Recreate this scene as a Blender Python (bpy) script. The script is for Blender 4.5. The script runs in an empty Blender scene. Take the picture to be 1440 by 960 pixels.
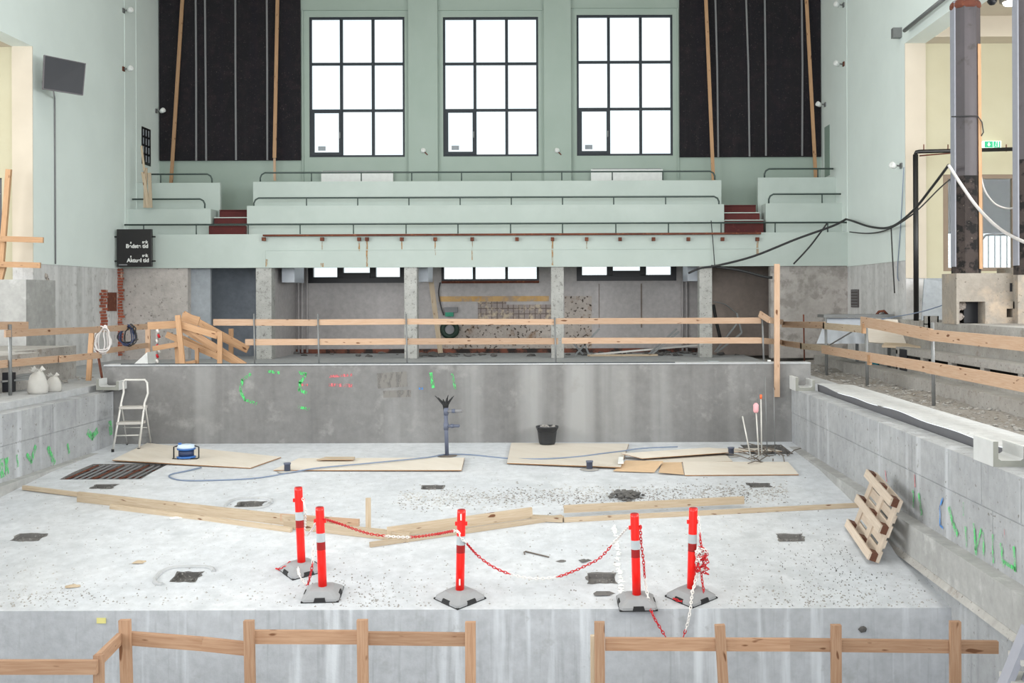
import bpy, math, random
from mathutils import Vector, Matrix, Euler
random.seed(7)
SC = bpy.context.scene
COL = SC.collection
CZ, F, CX, CY, RO = 1.6, 1500.0, 783.0, 418.0, 0.0035
# ---------------------------------------------------------------- geometry of the place
def un(px, py):
    dx, dy = px-CX, py-CY
    return dx-RO*dy, dy+RO*dx
def P(px, py, Y):
    u, v = un(px, py); return Vector((u*Y/F, Y, CZ-v*Y/F))
def PX(px, py, X):
    u, v = un(px, py); return P(px, py, X*F/u)
def PZ(px, py, Z):
    u, v = un(px, py); return P(px, py, (CZ-Z)*F/v)
PROF = [(11.45,-1.745),(12.2,-1.64),(13.17,-1.5),(14.2,-1.36),(15.4,-1.25),(16.9,-1.14),(19.8,-1.075)]
def fz(Y):
    if Y <= PROF[0][0]: return PROF[0][1]
    for (a, za), (b, zb) in zip(PROF, PROF[1:]):
        if Y <= b: return za+(zb-za)*(Y-a)/(b-a)
    return PROF[-1][1]
def FP(px, py, dz=0.0):
    Z = -1.4
    for _ in range(30):
        p = PZ(px, py, Z+dz); Z = fz(p.y)
    p = PZ(px, py, Z+dz); return p
# ---------------------------------------------------------------- mesh helper
class MB:
    def __init__(s): s.v=[]; s.f=[]; s.uv=[]; s.sm=[]
    def face(s, idx, uv=None, smooth=False):
        s.f.append(tuple(idx)); s.uv.append(uv or [(s.v[i][0]+s.v[i][1], s.v[i][2]) for i in idx]); s.sm.append(smooth)
    def obox(s, c, ax, hs):
        """box centre c, three unit axes, half sizes"""
        c = Vector(c); b = len(s.v); co=[]
        for i in (-1,1):
            for j in (-1,1):
                for k in (-1,1):
                    s.v.append(tuple(c+ax[0]*(i*hs[0])+ax[1]*(j*hs[1])+ax[2]*(k*hs[2]))); co.append((i*hs[0], j*hs[1], k*hs[2]))
        L = max(range(3), key=lambda a: hs[a]); off = random.random()*9
        for q in ((0,1,3,2),(4,6,7,5),(0,4,5,1),(2,3,7,6),(0,2,6,4),(1,5,7,3)):
            o = [a for a in range(3) if a != L]
            s.face([b+i for i in q], [(co[i][L]+off, co[i][o[0]]+co[i][o[1]]+off) for i in q])
        return s
    def box(s, lo, hi):
        lo, hi = Vector(lo), Vector(hi)
        return s.obox((lo+hi)/2, (Vector((1,0,0)),Vector((0,1,0)),Vector((0,0,1))), [abs(x)/2 for x in hi-lo])
    def beam(s, p0, p1, w, h, up=(0,0,1), tw=0):
        p0, p1 = Vector(p0), Vector(p1); d = (p1-p0); L = d.length; d.normalize()
        up = Vector(up)
        if abs(d.dot(up)) > .95: up = Vector((0,1,0))
        sd = d.cross(up).normalized(); u2 = sd.cross(d).normalized()
        if tw:
            m = Matrix.Rotation(tw, 3, d); sd = m@sd; u2 = m@u2
        return s.obox((p0+p1)/2, (d, sd, u2), (L/2, w/2, h/2))
    def tube(s, pts, r, n=8, cap=True, smooth=True):
        pts = [Vector(p) for p in pts]; rs = r if isinstance(r,(list,tuple)) else [r]*len(pts)
        b0 = len(s.v); prev=None
        for i, p in enumerate(pts):
            a = pts[max(0,i-1)]; c = pts[min(len(pts)-1,i+1)]
            d = (c-a).normalized() if (c-a).length > 1e-9 else Vector((0,0,1))
            if prev is None:
                x = d.orthogonal().normalized()
            else:
                x = (prev - d*prev.dot(d))
                x = x.normalized() if x.length > 1e-6 else d.orthogonal().normalized()
            prev = x; y = d.cross(x)
            for k in range(n):
                t = 2*math.pi*k/n
                s.v.append(tuple(p+(x*math.cos(t)+y*math.sin(t))*rs[i]))
        for i in range(len(pts)-1):
            for k in range(n):
                k2=(k+1)%n; s.face([b0+i*n+k, b0+i*n+k2, b0+(i+1)*n+k2, b0+(i+1)*n+k], None, smooth)
        if cap:
            s.face([b0+k for k in range(n)][::-1]); s.face([b0+(len(pts)-1)*n+k for k in range(n)])
        return s
    def lathe(s, prof, c=(0,0,0), n=24, smooth=True, M=None):
        b0=len(s.v); c=Vector(c)
        for r, z in prof:
            for k in range(n):
                t=2*math.pi*k/n; p=Vector((r*math.cos(t), r*math.sin(t), z))
                if M: p=M@p
                s.v.append(tuple(p+c))
        for i in range(len(prof)-1):
            for k in range(n):
                k2=(k+1)%n; s.face([b0+i*n+k, b0+i*n+k2, b0+(i+1)*n+k2, b0+(i+1)*n+k], None, smooth)
        s.face([b0+k for k in range(n)][::-1]); s.face([b0+(len(prof)-1)*n+k for k in range(n)])
        return s
    def prism(s, poly, ext):
        """poly: list of 3D points, extruded by vector ext"""
        b=len(s.v); n=len(poly); ext=Vector(ext)
        for p in poly: s.v.append(tuple(p))
        for p in poly: s.v.append(tuple(Vector(p)+ext))
        s.face(range(b,b+n)[::-1] if False else list(range(b,b+n))[::-1]); s.face(list(range(b+n,b+2*n)))
        for i in range(n):
            j=(i+1)%n; s.face([b+i,b+j,b+n+j,b+n+i])
        return s
    def blob(s, c, r, sq=(1,1,1), jag=.35):
        """irregular stone"""
        c=Vector(c); b=len(s.v)
        g=(1+5**.5)/2
        vs=[(-1,g,0),(1,g,0),(-1,-g,0),(1,-g,0),(0,-1,g),(0,1,g),(0,-1,-g),(0,1,-g),(g,0,-1),(g,0,1),(-g,0,-1),(-g,0,1)]
        R=Euler((random.random()*6,random.random()*6,random.random()*6)).to_matrix()
        for q in vs:
            q=R@(Vector(q).normalized()*r*(1-jag*random.random())); s.v.append((c.x+q.x*sq[0],c.y+q.y*sq[1],c.z+q.z*sq[2]))
        for q in ((0,11,5),(0,5,1),(0,1,7),(0,7,10),(0,10,11),(1,5,9),(5,11,4),(11,10,2),(10,7,6),(7,1,8),(3,9,4),(3,4,2),(3,2,6),(3,6,8),(3,8,9),(4,9,5),(2,4,11),(6,2,10),(8,6,7),(9,8,1)):
            s.face([b+i for i in q])
        return s
    def chip(s, c, r, h):
        b=len(s.v); n=random.choice((4,5)); a0=random.random()*6; 
        for k in range(n):
            t=a0+2*math.pi*k/n; q=r*(.6+.6*random.random()); s.v.append((c[0]+q*math.cos(t), c[1]+q*math.sin(t), c[2]))
        s.v.append((c[0]+r*.2*random.uniform(-1,1), c[1]+r*.2*random.uniform(-1,1), c[2]+h))
        for k in range(n): s.face([b+k, b+(k+1)%n, b+n])
        return s
    def build(s, name, mat, parent=None, bevel=0, **kw):
        me=bpy.data.meshes.new(name); o=bpy.data.objects.new(name, me); COL.objects.link(o)
        if parent is None:
            xs=[v[0] for v in s.v]; ys=[v[1] for v in s.v]; zs=[v[2] for v in s.v]
            base=Vector(((min(xs)+max(xs))/2,(min(ys)+max(ys))/2,min(zs))); o.location=base
        else:
            o.parent=parent; base=Vector((0,0,0)); q=parent
            while q is not None: base+=q.location; q=q.parent
        me.from_pydata([tuple(Vector(v)-base) for v in s.v], [], s.f)
        uvl=me.uv_layers.new(name='uv'); k=0
        for i,p in enumerate(me.polygons):
            p.use_smooth=s.sm[i]
            for j in range(len(p.vertices)): uvl.data[k].uv=s.uv[i][j]; k+=1
        me.materials.append(mat)
        bmfix(me)
        if bevel:
            m=o.modifiers.new('bevel','BEVEL'); m.width=bevel; m.segments=2; m.limit_method='ANGLE'
        for a,b in kw.items(): o[a]=b
        return o
import bmesh
def bmfix(me):
    bm=bmesh.new(); bm.from_mesh(me); bmesh.ops.recalc_face_normals(bm, faces=bm.faces); bm.to_mesh(me); bm.free()
def thing(name, label, cat, loc, group=None):
    o=bpy.data.objects.new(name,None); COL.objects.link(o); o.location=Vector(loc); o.empty_display_size=.1
    o['label']=label; o['category']=cat
    if group: o['group']=group
    return o
def tag(o, label, cat, group=None, kind=None):
    o['label']=label; o['category']=cat
    if group: o['group']=group
    if kind: o['kind']=kind
    return o
def struct(mb, name, mat, parent=None, **kw):
    o=mb.build(name, mat, parent, **kw)
    if parent is None: o['kind']='structure'
    return o
# ---------------------------------------------------------------- materials
def lin(c):
    return tuple((x/255/12.92 if x/255<=.04045 else ((x/255+.055)/1.055)**2.4) for x in c)+(1,)
def newmat(name):
    m=bpy.data.materials.new(name); m.use_nodes=True; nt=m.node_tree
    return m, nt, nt.nodes['Principled BSDF']
def N(nt, t, **kw):
    n=nt.nodes.new(t)
    for k,v in kw.items():
        if k in n.inputs: n.inputs[k].default_value=v
        else: setattr(n,k,v)
    return n
def plain(name, rgb, rough=.6, metal=0, **kw):
    m,nt,b=newmat(name); b.inputs['Base Color'].default_value=lin(rgb); b.inputs['Roughness'].default_value=rough; b.inputs['Metallic'].default_value=metal
    for k,v in kw.items(): b.inputs[k].default_value=v
    # a little grime
    tc=N(nt,'ShaderNodeTexCoord'); n=N(nt,'ShaderNodeTexNoise',Scale=9.0,Detail=5.0); nt.links.new(tc.outputs['Object'],n.inputs['Vector'])
    mx=N(nt,'ShaderNodeMix',data_type='RGBA'); c=lin(rgb)
    mx.inputs['A'].default_value=tuple(x*.86 for x in c[:3])+(1,); mx.inputs['B'].default_value=tuple(min(1,x*1.08) for x in c[:3])+(1,)
    nt.links.new(n.outputs['Fac'],mx.inputs['Factor']); nt.links.new(mx.outputs['Result'],b.inputs['Base Color'])
    return m
def mixn(nt, fac, a, b_, blend='MIX'):
    mx=N(nt,'ShaderNodeMix',data_type='RGBA',blend_type=blend)
    for s,x in (('A',a),('B',b_)):
        if isinstance(x,tuple): mx.inputs[s].default_value=x
        else: nt.links.new(x,mx.inputs[s])
    if isinstance(fac,float): mx.inputs['Factor'].default_value=fac
    else: nt.links.new(fac,mx.inputs['Factor'])
    return mx.outputs['Result']
def ramp(nt, src, p0, p1, c0=(0,0,0,1), c1=(1,1,1,1)):
    r=N(nt,'ShaderNodeValToRGB'); e=r.color_ramp.elements; e[0].position=p0; e[1].position=p1; e[0].color=c0; e[1].color=c1
    nt.links.new(src,r.inputs['Fac']); return r.outputs['Color']
def noise(nt, vec, scale, detail=5, rough=.55, dist=0, sc3=None):
    if sc3:
        mp=N(nt,'ShaderNodeMapping'); mp.inputs['Scale'].default_value=sc3; nt.links.new(vec,mp.inputs['Vector']); vec=mp.outputs['Vector']
    n=N(nt,'ShaderNodeTexNoise',Scale=float(scale),Detail=float(detail),Roughness=rough,Distortion=float(dist)); nt.links.new(vec,n.inputs['Vector'])
    return n.outputs['Fac']
def concrete(name, a, b, speck=None, sp=(.62,.68), spscale=45, streak=None, stw=(.5,.7), stscale=1.0, big=.7, patch=None, pt=(.6,.65), ptscale=2, rough=.9, bump=.25, spots=None):
    """a,b: base tones; speck: colour of small grains; streak: colour of vertical runs; patch: bigger stains"""
    m,nt,bs=newmat(name); g=N(nt,'ShaderNodeNewGeometry').outputs['Position']
    c=mixn(nt, ramp(nt,noise(nt,g,big,6,.6),.35,.65), lin(a), lin(b))
    c=mixn(nt, ramp(nt,noise(nt,g,7,6,.65),.3,.75), c, mixn(nt,.25,c,(.02,.02,.02,1)), 'MIX') if bump else c
    if streak:
        f=ramp(nt,noise(nt,g,stscale,4,.5,sc3=(2.2,2.2,.12)),stw[0],stw[1]); c=mixn(nt,f,c,lin(streak))
        f=ramp(nt,noise(nt,g,stscale*2.6,5,.6,sc3=(2.6,2.6,.1)),.56,.74); c=mixn(nt,f,c,mixn(nt,.22,c,(.05,.05,.05,1)))
    if patch:
        f=ramp(nt,noise(nt,g,ptscale,7,.65),pt[0],pt[1]); c=mixn(nt,f,c,lin(patch))
    if speck:
        f=ramp(nt,noise(nt,g,spscale,3,.5),sp[0],sp[1]); c=mixn(nt,f,c,lin(speck))
    if spots:
        f=ramp(nt,noise(nt,g,13,4,.7),.68,.72); c=mixn(nt,f,c,lin(spots))
    nt.links.new(c,bs.inputs['Base Color']); bs.inputs['Roughness'].default_value=rough
    if bump:
        bp=N(nt,'ShaderNodeBump',Strength=float(bump),Distance=.02); nt.links.new(noise(nt,g,22,8,.65),bp.inputs['Height']); nt.links.new(bp.outputs['Normal'],bs.inputs['Normal'])
    return m
def woodmat(name, a, b, knots=True):
    m,nt,bs=newmat(name); tc=N(nt,'ShaderNodeTexCoord'); oi=N(nt,'ShaderNodeObjectInfo')
    gr=noise(nt,tc.outputs['UV'],6,6,.6,.6,sc3=(.5,9,1))
    c=mixn(nt, ramp(nt,gr,.3,.7), lin(a), lin(b))
    if knots:
        k=noise(nt,tc.outputs['UV'],7,1,.3,0,sc3=(.7,2.5,1)); c=mixn(nt, ramp(nt,k,.70,.745), c, lin((105,66,38)))
    hs=N(nt,'ShaderNodeHueSaturation'); mr=N(nt,'ShaderNodeMapRange'); mr.inputs['To Min'].default_value=.86; mr.inputs['To Max'].default_value=1.12
    nt.links.new(oi.outputs['Random'],mr.inputs['Value']); nt.links.new(mr.outputs['Result'],hs.inputs['Value']); nt.links.new(c,hs.inputs['Color'])
    nt.links.new(hs.outputs['Color'],bs.inputs['Base Color']); bs.inputs['Roughness'].default_value=.7
    return m
def spray(name, rgb, thr=(.42,.6), sc=14, sc3=(1,1,.35)):
    """broken spray or stain film on a wall"""
    m,nt,bs=newmat(name); g=N(nt,'ShaderNodeNewGeometry').outputs['Position']
    bs.inputs['Base Color'].default_value=lin(rgb); bs.inputs['Roughness'].default_value=.8
    nt.links.new(ramp(nt,noise(nt,g,sc,4,.6,sc3=sc3),thr[0],thr[1]),bs.inputs['Alpha'])
    return m
def glass(name='window_glass'):
    m,nt,bs=newmat(name); out=nt.nodes['Material Output']
    t=N(nt,'ShaderNodeBsdfTransparent'); gl=N(nt,'ShaderNodeBsdfGlossy',Roughness=.03); mx=N(nt,'ShaderNodeMixShader'); mx.inputs[0].default_value=.015
    t.inputs['Color'].default_value=(.95,.98,.98,1)
    nt.links.new(t.outputs[0],mx.inputs[1]); nt.links.new(gl.outputs[0],mx.inputs[2]); nt.links.new(mx.outputs[0],out.inputs['Surface']); return m
def emit(name, rgb, k):
    m,nt,bs=newmat(name); bs.inputs['Base Color'].default_value=lin(rgb); bs.inputs['Emission Color'].default_value=lin(rgb); bs.inputs['Emission Strength'].default_value=k; return m
M={}
M['floor']=concrete('pale_floor_concrete',(210,213,217),(200,204,209),speck=(128,128,128),sp=(.68,.74),spscale=34,patch=(178,182,186),pt=(.5,.72),ptscale=2.2,spots=(160,161,162),bump=.3)
M['drop']=concrete('streaked_pour',(196,199,204),(184,187,192),streak=(216,220,225),stw=(.54,.7),stscale=2.6,patch=(164,166,168),pt=(.6,.74),ptscale=4,bump=.2)
M['farwall']=concrete('grey_render',(130,129,128),(119,118,117),streak=(152,152,151),stw=(.48,.68),stscale=.5,patch=(144,143,141),pt=(.55,.7),ptscale=2.2,bump=.12)
M['poolwall']=concrete('board_cast_concrete',(176,178,180),(160,162,165),streak=(194,197,201),stw=(.55,.75),stscale=1.5,patch=(142,144,140),pt=(.62,.75),ptscale=6,speck=(120,118,112),sp=(.66,.72),spscale=18,bump=.35)
M['smooth']=concrete('smooth_cast_concrete',(176,176,174),(160,160,158),patch=(190,190,188),pt=(.55,.7),ptscale=2.5,bump=.1)
M['edge']=concrete('pale_slab',(192,194,196),(180,182,184),speck=(150,148,142),sp=(.66,.72),spscale=30,bump=.25)
M['rubbleground']=concrete('dusty_rubble_ground',(172,168,163),(152,147,141),patch=(140,132,122),pt=(.55,.68),ptscale=4,speck=(110,100,90),sp=(.58,.68),spscale=20,bump=.8)
M['oldconc']=concrete('old_concrete',(180,178,174),(160,157,152),patch=(132,122,112),pt=(.58,.72),ptscale=2.4,speck=(110,104,98),sp=(.64,.7),spscale=22,bump=.5)
M['column']=concrete('pitted_column',(196,196,192),(172,172,168),patch=(130,128,124),pt=(.58,.68),ptscale=7,speck=(110,108,104),sp=(.62,.68),spscale=26,bump=.5)
M['under']=concrete('bare_plaster',(192,187,186),(182,177,176),patch=(170,165,163),pt=(.6,.8),ptscale=1.5,bump=.1)
M['underdark']=concrete('brown_plaster',(140,128,120),(126,115,108),bump=.1)
M['bluegrey']=concrete('blue_grey_plaster',(172,178,184),(156,162,168),patch=(200,202,204),pt=(.72,.76),ptscale=3,bump=.05)
M['rough']=concrete('stripped_wall',(196,186,178),(170,160,152),patch=(136,112,92),pt=(.55,.66),ptscale=3,speck=(60,50,44),sp=(.58,.66),spscale=12,bump=.8)
M['stripped']=concrete('scraped_render',(204,197,192),(186,180,175),patch=(164,158,153),pt=(.6,.64),ptscale=5,speck=(120,112,106),sp=(.66,.7),spscale=14,bump=.7)
M['sidewall']=concrete('side_bare_concrete',(219,218,217),(199,199,198),streak=(226,225,225),stw=(.45,.8),stscale=1.2,patch=(172,170,168),pt=(.58,.7),ptscale=5,bump=.4)
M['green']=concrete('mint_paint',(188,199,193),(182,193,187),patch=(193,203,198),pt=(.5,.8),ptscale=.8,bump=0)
M['greenlit']=concrete('mint_paint_lit',(226,236,232),(221,231,227),bump=0)  # same mint paint, lightened in colour for the brighter lit side walls
M['greenshade']=concrete('mint_paint_shaded',(166,180,171),(160,175,165),bump=0)  # same mint paint, shade of the backlit wall put into the colour
M['cream']=concrete('cream_paint',(196,191,166),(190,184,158),patch=(188,178,152),pt=(.6,.8),ptscale=.9,bump=0)
M['peach']=concrete('peach_paint',(206,196,180),(198,188,172),bump=0)
M['brick']=concrete('red_brick',(176,92,66),(142,70,50),patch=(205,180,160),pt=(.55,.66),ptscale=9,bump=.8)
M['wood']=woodmat('sawn_pine',(192,164,140),(178,144,116))
M['woodwarm']=woodmat('orange_pine',(192,154,118),(170,130,94))
M['woodfront']=woodmat('guard_pine',(174,141,114),(148,111,84))
M['woodpale']=woodmat('pale_plank',(194,178,156),(172,152,126))
M['ply']=woodmat('dusty_plywood',(216,209,198),(206,197,184),knots=False)
M['card']=plain('cardboard',(206,176,142),.85)
M['plyedge']=plain('plywood_edge',(150,112,76),.8)
M['pallet']=woodmat('pallet_boards',(204,190,174),(184,166,148),knots=False)
M['block']=woodmat('pallet_block',(104,64,44),(80,46,32),knots=False)
M['red']=plain('signal_red_plastic',(245,28,20),.38)
M['redband']=plain('dark_red_band',(150,8,8),.5)
M['silver']=plain('reflective_grey_band',(178,186,190),.4)
M['rubber']=plain('grey_rubber',(150,151,153),.8)
M['black']=plain('black_rubber',(26,26,28),.7)
M['chainred']=plain('red_plastic_link',(200,24,34),.4)
M['chainwhite']=plain('white_plastic_link',(236,232,228),.4)
M['alu']=plain('aluminium',(205,203,198),.4,.35)
M['alustep']=plain('ribbed_aluminium',(190,186,180),.55,.2)
M['steel']=plain('galvanised_steel',(128,130,130),.5,.4)
M['rebar']=plain('weathered_rebar',(120,112,104),.7,.3)
M['rust']=concrete('rusty_steel',(120,66,46),(92,48,36),patch=(150,96,66),pt=(.55,.7),ptscale=9,bump=.3)
M['darkrail']=plain('dark_green_rail',(70,84,80),.5)
M['frame']=plain('blue_black_window_frame',(20,32,42),.5)
M['framedk']=plain('black_window_frame',(22,22,28),.4)
M['glass']=glass()
M['blackfelt']=concrete('black_insulation_felt',(31,28,33),(23,21,27),patch=(42,34,38),pt=(.5,.7),ptscale=3,speck=(70,62,62),sp=(.64,.72),spscale=26,streak=(28,25,33),bump=.6,rough=1)
M['strip']=plain('grey_batten',(132,132,134),.8)
M['white']=plain('white_enamel',(232,234,232),.5)
M['stairred']=concrete('dark_red_linoleum',(98,42,40),(84,34,34),patch=(120,62,56),pt=(.6,.75),ptscale=8,bump=.05)
M['screen']=plain('screen_black',(26,28,36),.45)
M['sign']=plain('scoreboard_black',(30,26,28),.3)
M['lettering']=plain('white_lettering',(235,235,232),.6)
M['steelcol']=concrete('painted_steel_column',(74,68,72),(64,59,63),patch=(48,40,38),pt=(.6,.72),ptscale=3,streak=(86,80,84),bump=.15,rough=.5)
M['tar']=concrete('tar_covered_column',(76,66,62),(54,46,44),patch=(20,18,18),pt=(.48,.56),ptscale=5,speck=(130,120,110),sp=(.68,.74),spscale=18,bump=.6)
M['colend']=plain('column_edge_grey',(150,152,162),.5)
M['pipe']=plain('black_pipe',(22,22,24),.4)
M['cable']=plain('black_cable',(40,40,42),.5)
M['wcable']=plain('white_cable',(214,210,208),.5)
M['bluecable']=plain('blue_grey_cable',(120,134,156),.5)
M['pvc']=plain('grey_blue_pipe',(92,98,116),.45)
M['blue']=plain('blue_plastic',(48,104,176),.4)
M['dkblue']=plain('navy_wire',(40,54,88),.5)
M['bucket']=plain('black_mortar_bucket',(44,46,50),.5)
M['teal']=plain('teal_plastic',(30,152,170),.4)
M['mint2']=plain('green_screen',(30,140,110),.5)
M['orange']=plain('orange_cap',(240,110,60),.5)
M['pink']=plain('pink_cap',(236,170,176),.5)
M['sack']=plain('dusty_white_sack',(184,182,177),.9)
M['grate_dark']=plain('pit_shadowed_grey',(120,112,104),.9)
M['tarp']=plain('translucent_sheeting',(186,192,200),.4)
M['exitgreen']=emit('exit_green',(20,160,110),.6)
M['exitwhite']=emit('exit_white',(235,250,242),.9)
M['lampglow']=emit('lamp_diffuser',(255,250,240),8)
M['lampbody']=plain('lamp_housing',(150,145,138),.5)
M['greenspray']=spray('green_spray',(86,206,116),(.40,.62),34)
M['bluespray']=spray('blue_spray',(70,140,214),(.38,.55),30)
M['redspray']=spray('red_spray',(214,110,116),(.40,.62),30)
M['rustrun']=spray('rust_run',(176,132,78),(.4,.6),16,(3,3,.3))
M['greyrun']=spray('lime_run',(150,150,150),(.45,.6),10)
M['dampspray']=spray('damp_patch',(120,117,113),(.25,.5),12)
M['adhesive']=spray('yellow_adhesive',(206,166,104),(.36,.5),4,(1,1,1))
M['tiles']=None
M['chips']=concrete('concrete_chips',(176,174,170),(128,124,120),bump=0)
M['darkchips']=concrete('dark_chips',(116,114,112),(78,76,74),bump=0)
M['snow']=plain('snowy_ground',(236,238,242),.9)
M['extdark']=plain('dark_facade',(38,42,48),.9)
def tilemat():
    m,nt,bs=newmat('old_tile_grid'); g=N(nt,'ShaderNodeNewGeometry').outputs['Position']
    mp=N(nt,'ShaderNodeMapping'); mp.inputs['Rotation'].default_value=(math.pi/2,0,0); nt.links.new(g,mp.inputs['Vector'])
    b=N(nt,'ShaderNodeTexBrick'); b.offset=0; b.inputs['Scale'].default_value=1.0
    b.inputs['Brick Width'].default_value=.16; b.inputs['Row Height'].default_value=.16; b.inputs['Mortar Size'].default_value=.012
    b.inputs['Color1'].default_value=lin((158,146,142)); b.inputs['Color2'].default_value=lin((146,136,132)); b.inputs['Mortar'].default_value=lin((104,90,84))
    nt.links.new(mp.outputs['Vector'],b.inputs['Vector'])
    c=mixn(nt, ramp(nt,noise(nt,g,5,6,.7),.5,.62), b.outputs['Color'], lin((196,180,158)))
    c=mixn(nt, ramp(nt,noise(nt,g,9,6,.7),.62,.66), c, lin((70,50,40)))
    nt.links.new(c,bs.inputs['Base Color']); bs.inputs['Roughness'].default_value=.8; return m
M['tiles']=tilemat()

M['chan']=plain('channel_concrete',(200,201,200),.8)
M['chanend']=plain('cut_channel_face',(142,143,136),.9)
M['plinth']=concrete('stained_plinth',(166,159,149),(146,138,128),patch=(176,160,142),pt=(.5,.64),ptscale=1.8,speck=(110,102,94),sp=(.66,.72),spscale=18,bump=.5)
WORLD,LAMP,FRONT,SIDE,NICHE,EXPO=1.3,150,2700,3000,10,0.0
# ================================================================ THE SETTING
WL, WR = -11.7, 7.8          # hall side walls
PL, PR = -8.18, 4.32         # pool side walls
YF, YD = 19.69, 11.45        # far pool wall, floor break
YB, YBAL, YO = 31.45, 28.57, 23.85
# ---- shallow pool floor with cast-in recesses
holes=[]
def hole(px,py,w,d):
    c=FP(px,py); holes.append((c.x-w/2,c.x+w/2,c.y-d/2,c.y+d/2,.055))
for a in ((41,755,.34,.24),(262,811,.27,.26),(846,813,.3,.27),(1112,756,.3,.24),(352,709,.34,.26),(146,684,.3,.24),(1068,682,.3,.24),(608,685,.3,.22)): hole(*a)
g0=FP(86,674); g1=FP(196,674); gf=FP(150,652)
PIT=(g0.x-.03, g1.x+.02, g0.y, gf.y)
holes.append((PIT[0],PIT[1],PIT[2],PIT[3],.45))
r0=FP(1040,640); r1=FP(1108,632)
PIT2=(r0.x+.2, r1.x, r0.y+.1, r1.y+.55); holes.append((PIT2[0],PIT2[1],PIT2[2],PIT2[3],.3))
def floor_mesh():
    xs=sorted(set([PL-.05,PR+.05]+[h[0] for h in holes]+[h[1] for h in holes])); ys=sorted(set([YD,YF+.05]+[y for y,_ in PROF if YD<y<YF]+[h[2] for h in holes]+[h[3] for h in holes]+[YD+.02]))
    m=MB(); idx={}
    def vid(x,y,z):
        k=(round(x,5),round(y,5),round(z,5))
        if k not in idx: idx[k]=len(m.v); m.v.append((x,y,z))
        return idx[k]
    for i in range(len(xs)-1):
        for j in range(len(ys)-1):
            cx,cy=(xs[i]+xs[i+1])/2,(ys[j]+ys[j+1])/2; d=0
            for h in holes:
                if h[0]<cx<h[1] and h[2]<cy<h[3]: d=h[4]
            q=[(xs[i],ys[j]),(xs[i+1],ys[j]),(xs[i+1],ys[j+1]),(xs[i],ys[j+1])]
            if not d: m.face([vid(x,y,fz(y)) for x,y in q])
    return m
fl=struct(floor_mesh(),'floor',M['floor'])
HY=sorted(set([YD,YF+.05]+[y for y,_ in PROF if YD<y<YF]+[h[2] for h in holes]+[h[3] for h in holes]))
m=MB()
for h in holes:
    yy=[y for y in HY if h[2]-1e-6<=y<=h[3]+1e-6]
    def q4(*p):
        k=len(m.v); m.v.extend(p); m.face([k,k+1,k+2,k+3])
    for a,b in zip(yy,yy[1:]):
        for x in (h[0],h[1]): q4((x,a,fz(a)),(x,b,fz(b)),(x,b,fz(b)-h[4]),(x,a,fz(a)-h[4]))
    for y in (h[2],h[3]): q4((h[0],y,fz(y)),(h[1],y,fz(y)),(h[1],y,fz(y)-h[4]),(h[0],y,fz(y)-h[4]))
for h in holes:
    b=len(m.v)
    for x,y in ((h[0],h[2]),(h[1],h[2]),(h[1],h[3]),(h[0],h[3])): m.v.append((x,y,fz(y)-h[4]+.002))
    if h[4]<.2: m.face([b,b+1,b+2,b+3])
    for k in range(5 if h[4]<.2 else 0): m.blob((random.uniform(h[0]+.05,h[1]-.05),random.uniform(h[2]+.05,h[3]-.05),fz(h[2])-h[4]+.015),.045)
for h in holes:
    if h[4]>.2: continue
    n=20; b=len(m.v); per=[]
    for k in range(n):
        t=k/n*4; s_=int(t); f=t-s_; X0,X1,Y0,Y1=h[:4]
        p=[(X0+(X1-X0)*f,Y0),(X1,Y0+(Y1-Y0)*f),(X1-(X1-X0)*f,Y1),(X0,Y1-(Y1-Y0)*f)][s_]; per.append(p)
    cx,cy=(h[0]+h[1])/2,(h[2]+h[3])/2
    for x,y in per: m.v.append((x,y,fz(y)+.001))
    for x,y in per:
        e=random.uniform(.0,.045); L=math.hypot(x-cx,y-cy); xx,yy=x+(x-cx)/L*e,y+(y-cy)/L*e; m.v.append((xx,yy,fz(yy)+.003))
    for k in range(n): k2=(k+1)%n; m.face([b+k,b+k2,b+n+k2,b+n+k])
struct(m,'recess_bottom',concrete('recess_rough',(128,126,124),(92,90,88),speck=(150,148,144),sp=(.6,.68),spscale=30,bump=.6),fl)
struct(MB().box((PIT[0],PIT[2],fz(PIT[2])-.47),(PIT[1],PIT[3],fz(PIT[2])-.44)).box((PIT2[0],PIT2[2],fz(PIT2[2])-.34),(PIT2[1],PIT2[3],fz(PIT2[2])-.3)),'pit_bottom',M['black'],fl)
for (px,py,w) in ((262,811,.62),(352,709,.6)):
    c=FP(px,py); m=MB(); pts=[]
    for k in range(25):
        t=math.radians(20+k*230/24) if w>.61 else math.radians(k*15); x=c.x-.03+w/2*math.copysign(abs(math.cos(t))**.6,math.cos(t)); y=c.y+.02+w*.42*math.copysign(abs(math.sin(t))**.7,math.sin(t)); pts.append((x,y,fz(y)+.004))
    m.tube(pts,.027,6); struct(m,'sealant_ring',M['edge'],fl)
# ---- drop to the deep end (slightly battered)
m=MB(); zt=fz(YD)
m.prism([(PL-.05,YD,zt),(PL-.05,YD-.12,-5.2),(PL-.05,YD+.6,-5.2),(PL-.05,YD+.6,zt-.25),(PL-.05,YD+.02,zt-.02)],(PR-PL+.1,0,0))
dw=struct(m,'wall_drop',M['drop'])
m=MB()
m.prism([(PL-.05,YD+.35,zt-.26),(PL-.05,YD+.35,-5.2),(PL-.05,YF+.5,-5.2),(PL-.05,YF+.5,-1.6)],(PR-PL+.1,0,0)); struct(m,'floor_underlay',M['drop'])
m=MB().box((PL-.3,.2,-5.3),(PR+.3,YD+.3,-5.1)); struct(m,'floor_deep',M['drop'])
m=MB().box((PL+.1,3.2,-2.45),(PR-.35,9.35,-2.25)); struct(m,'floor_platform',M['smooth'])
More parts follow.
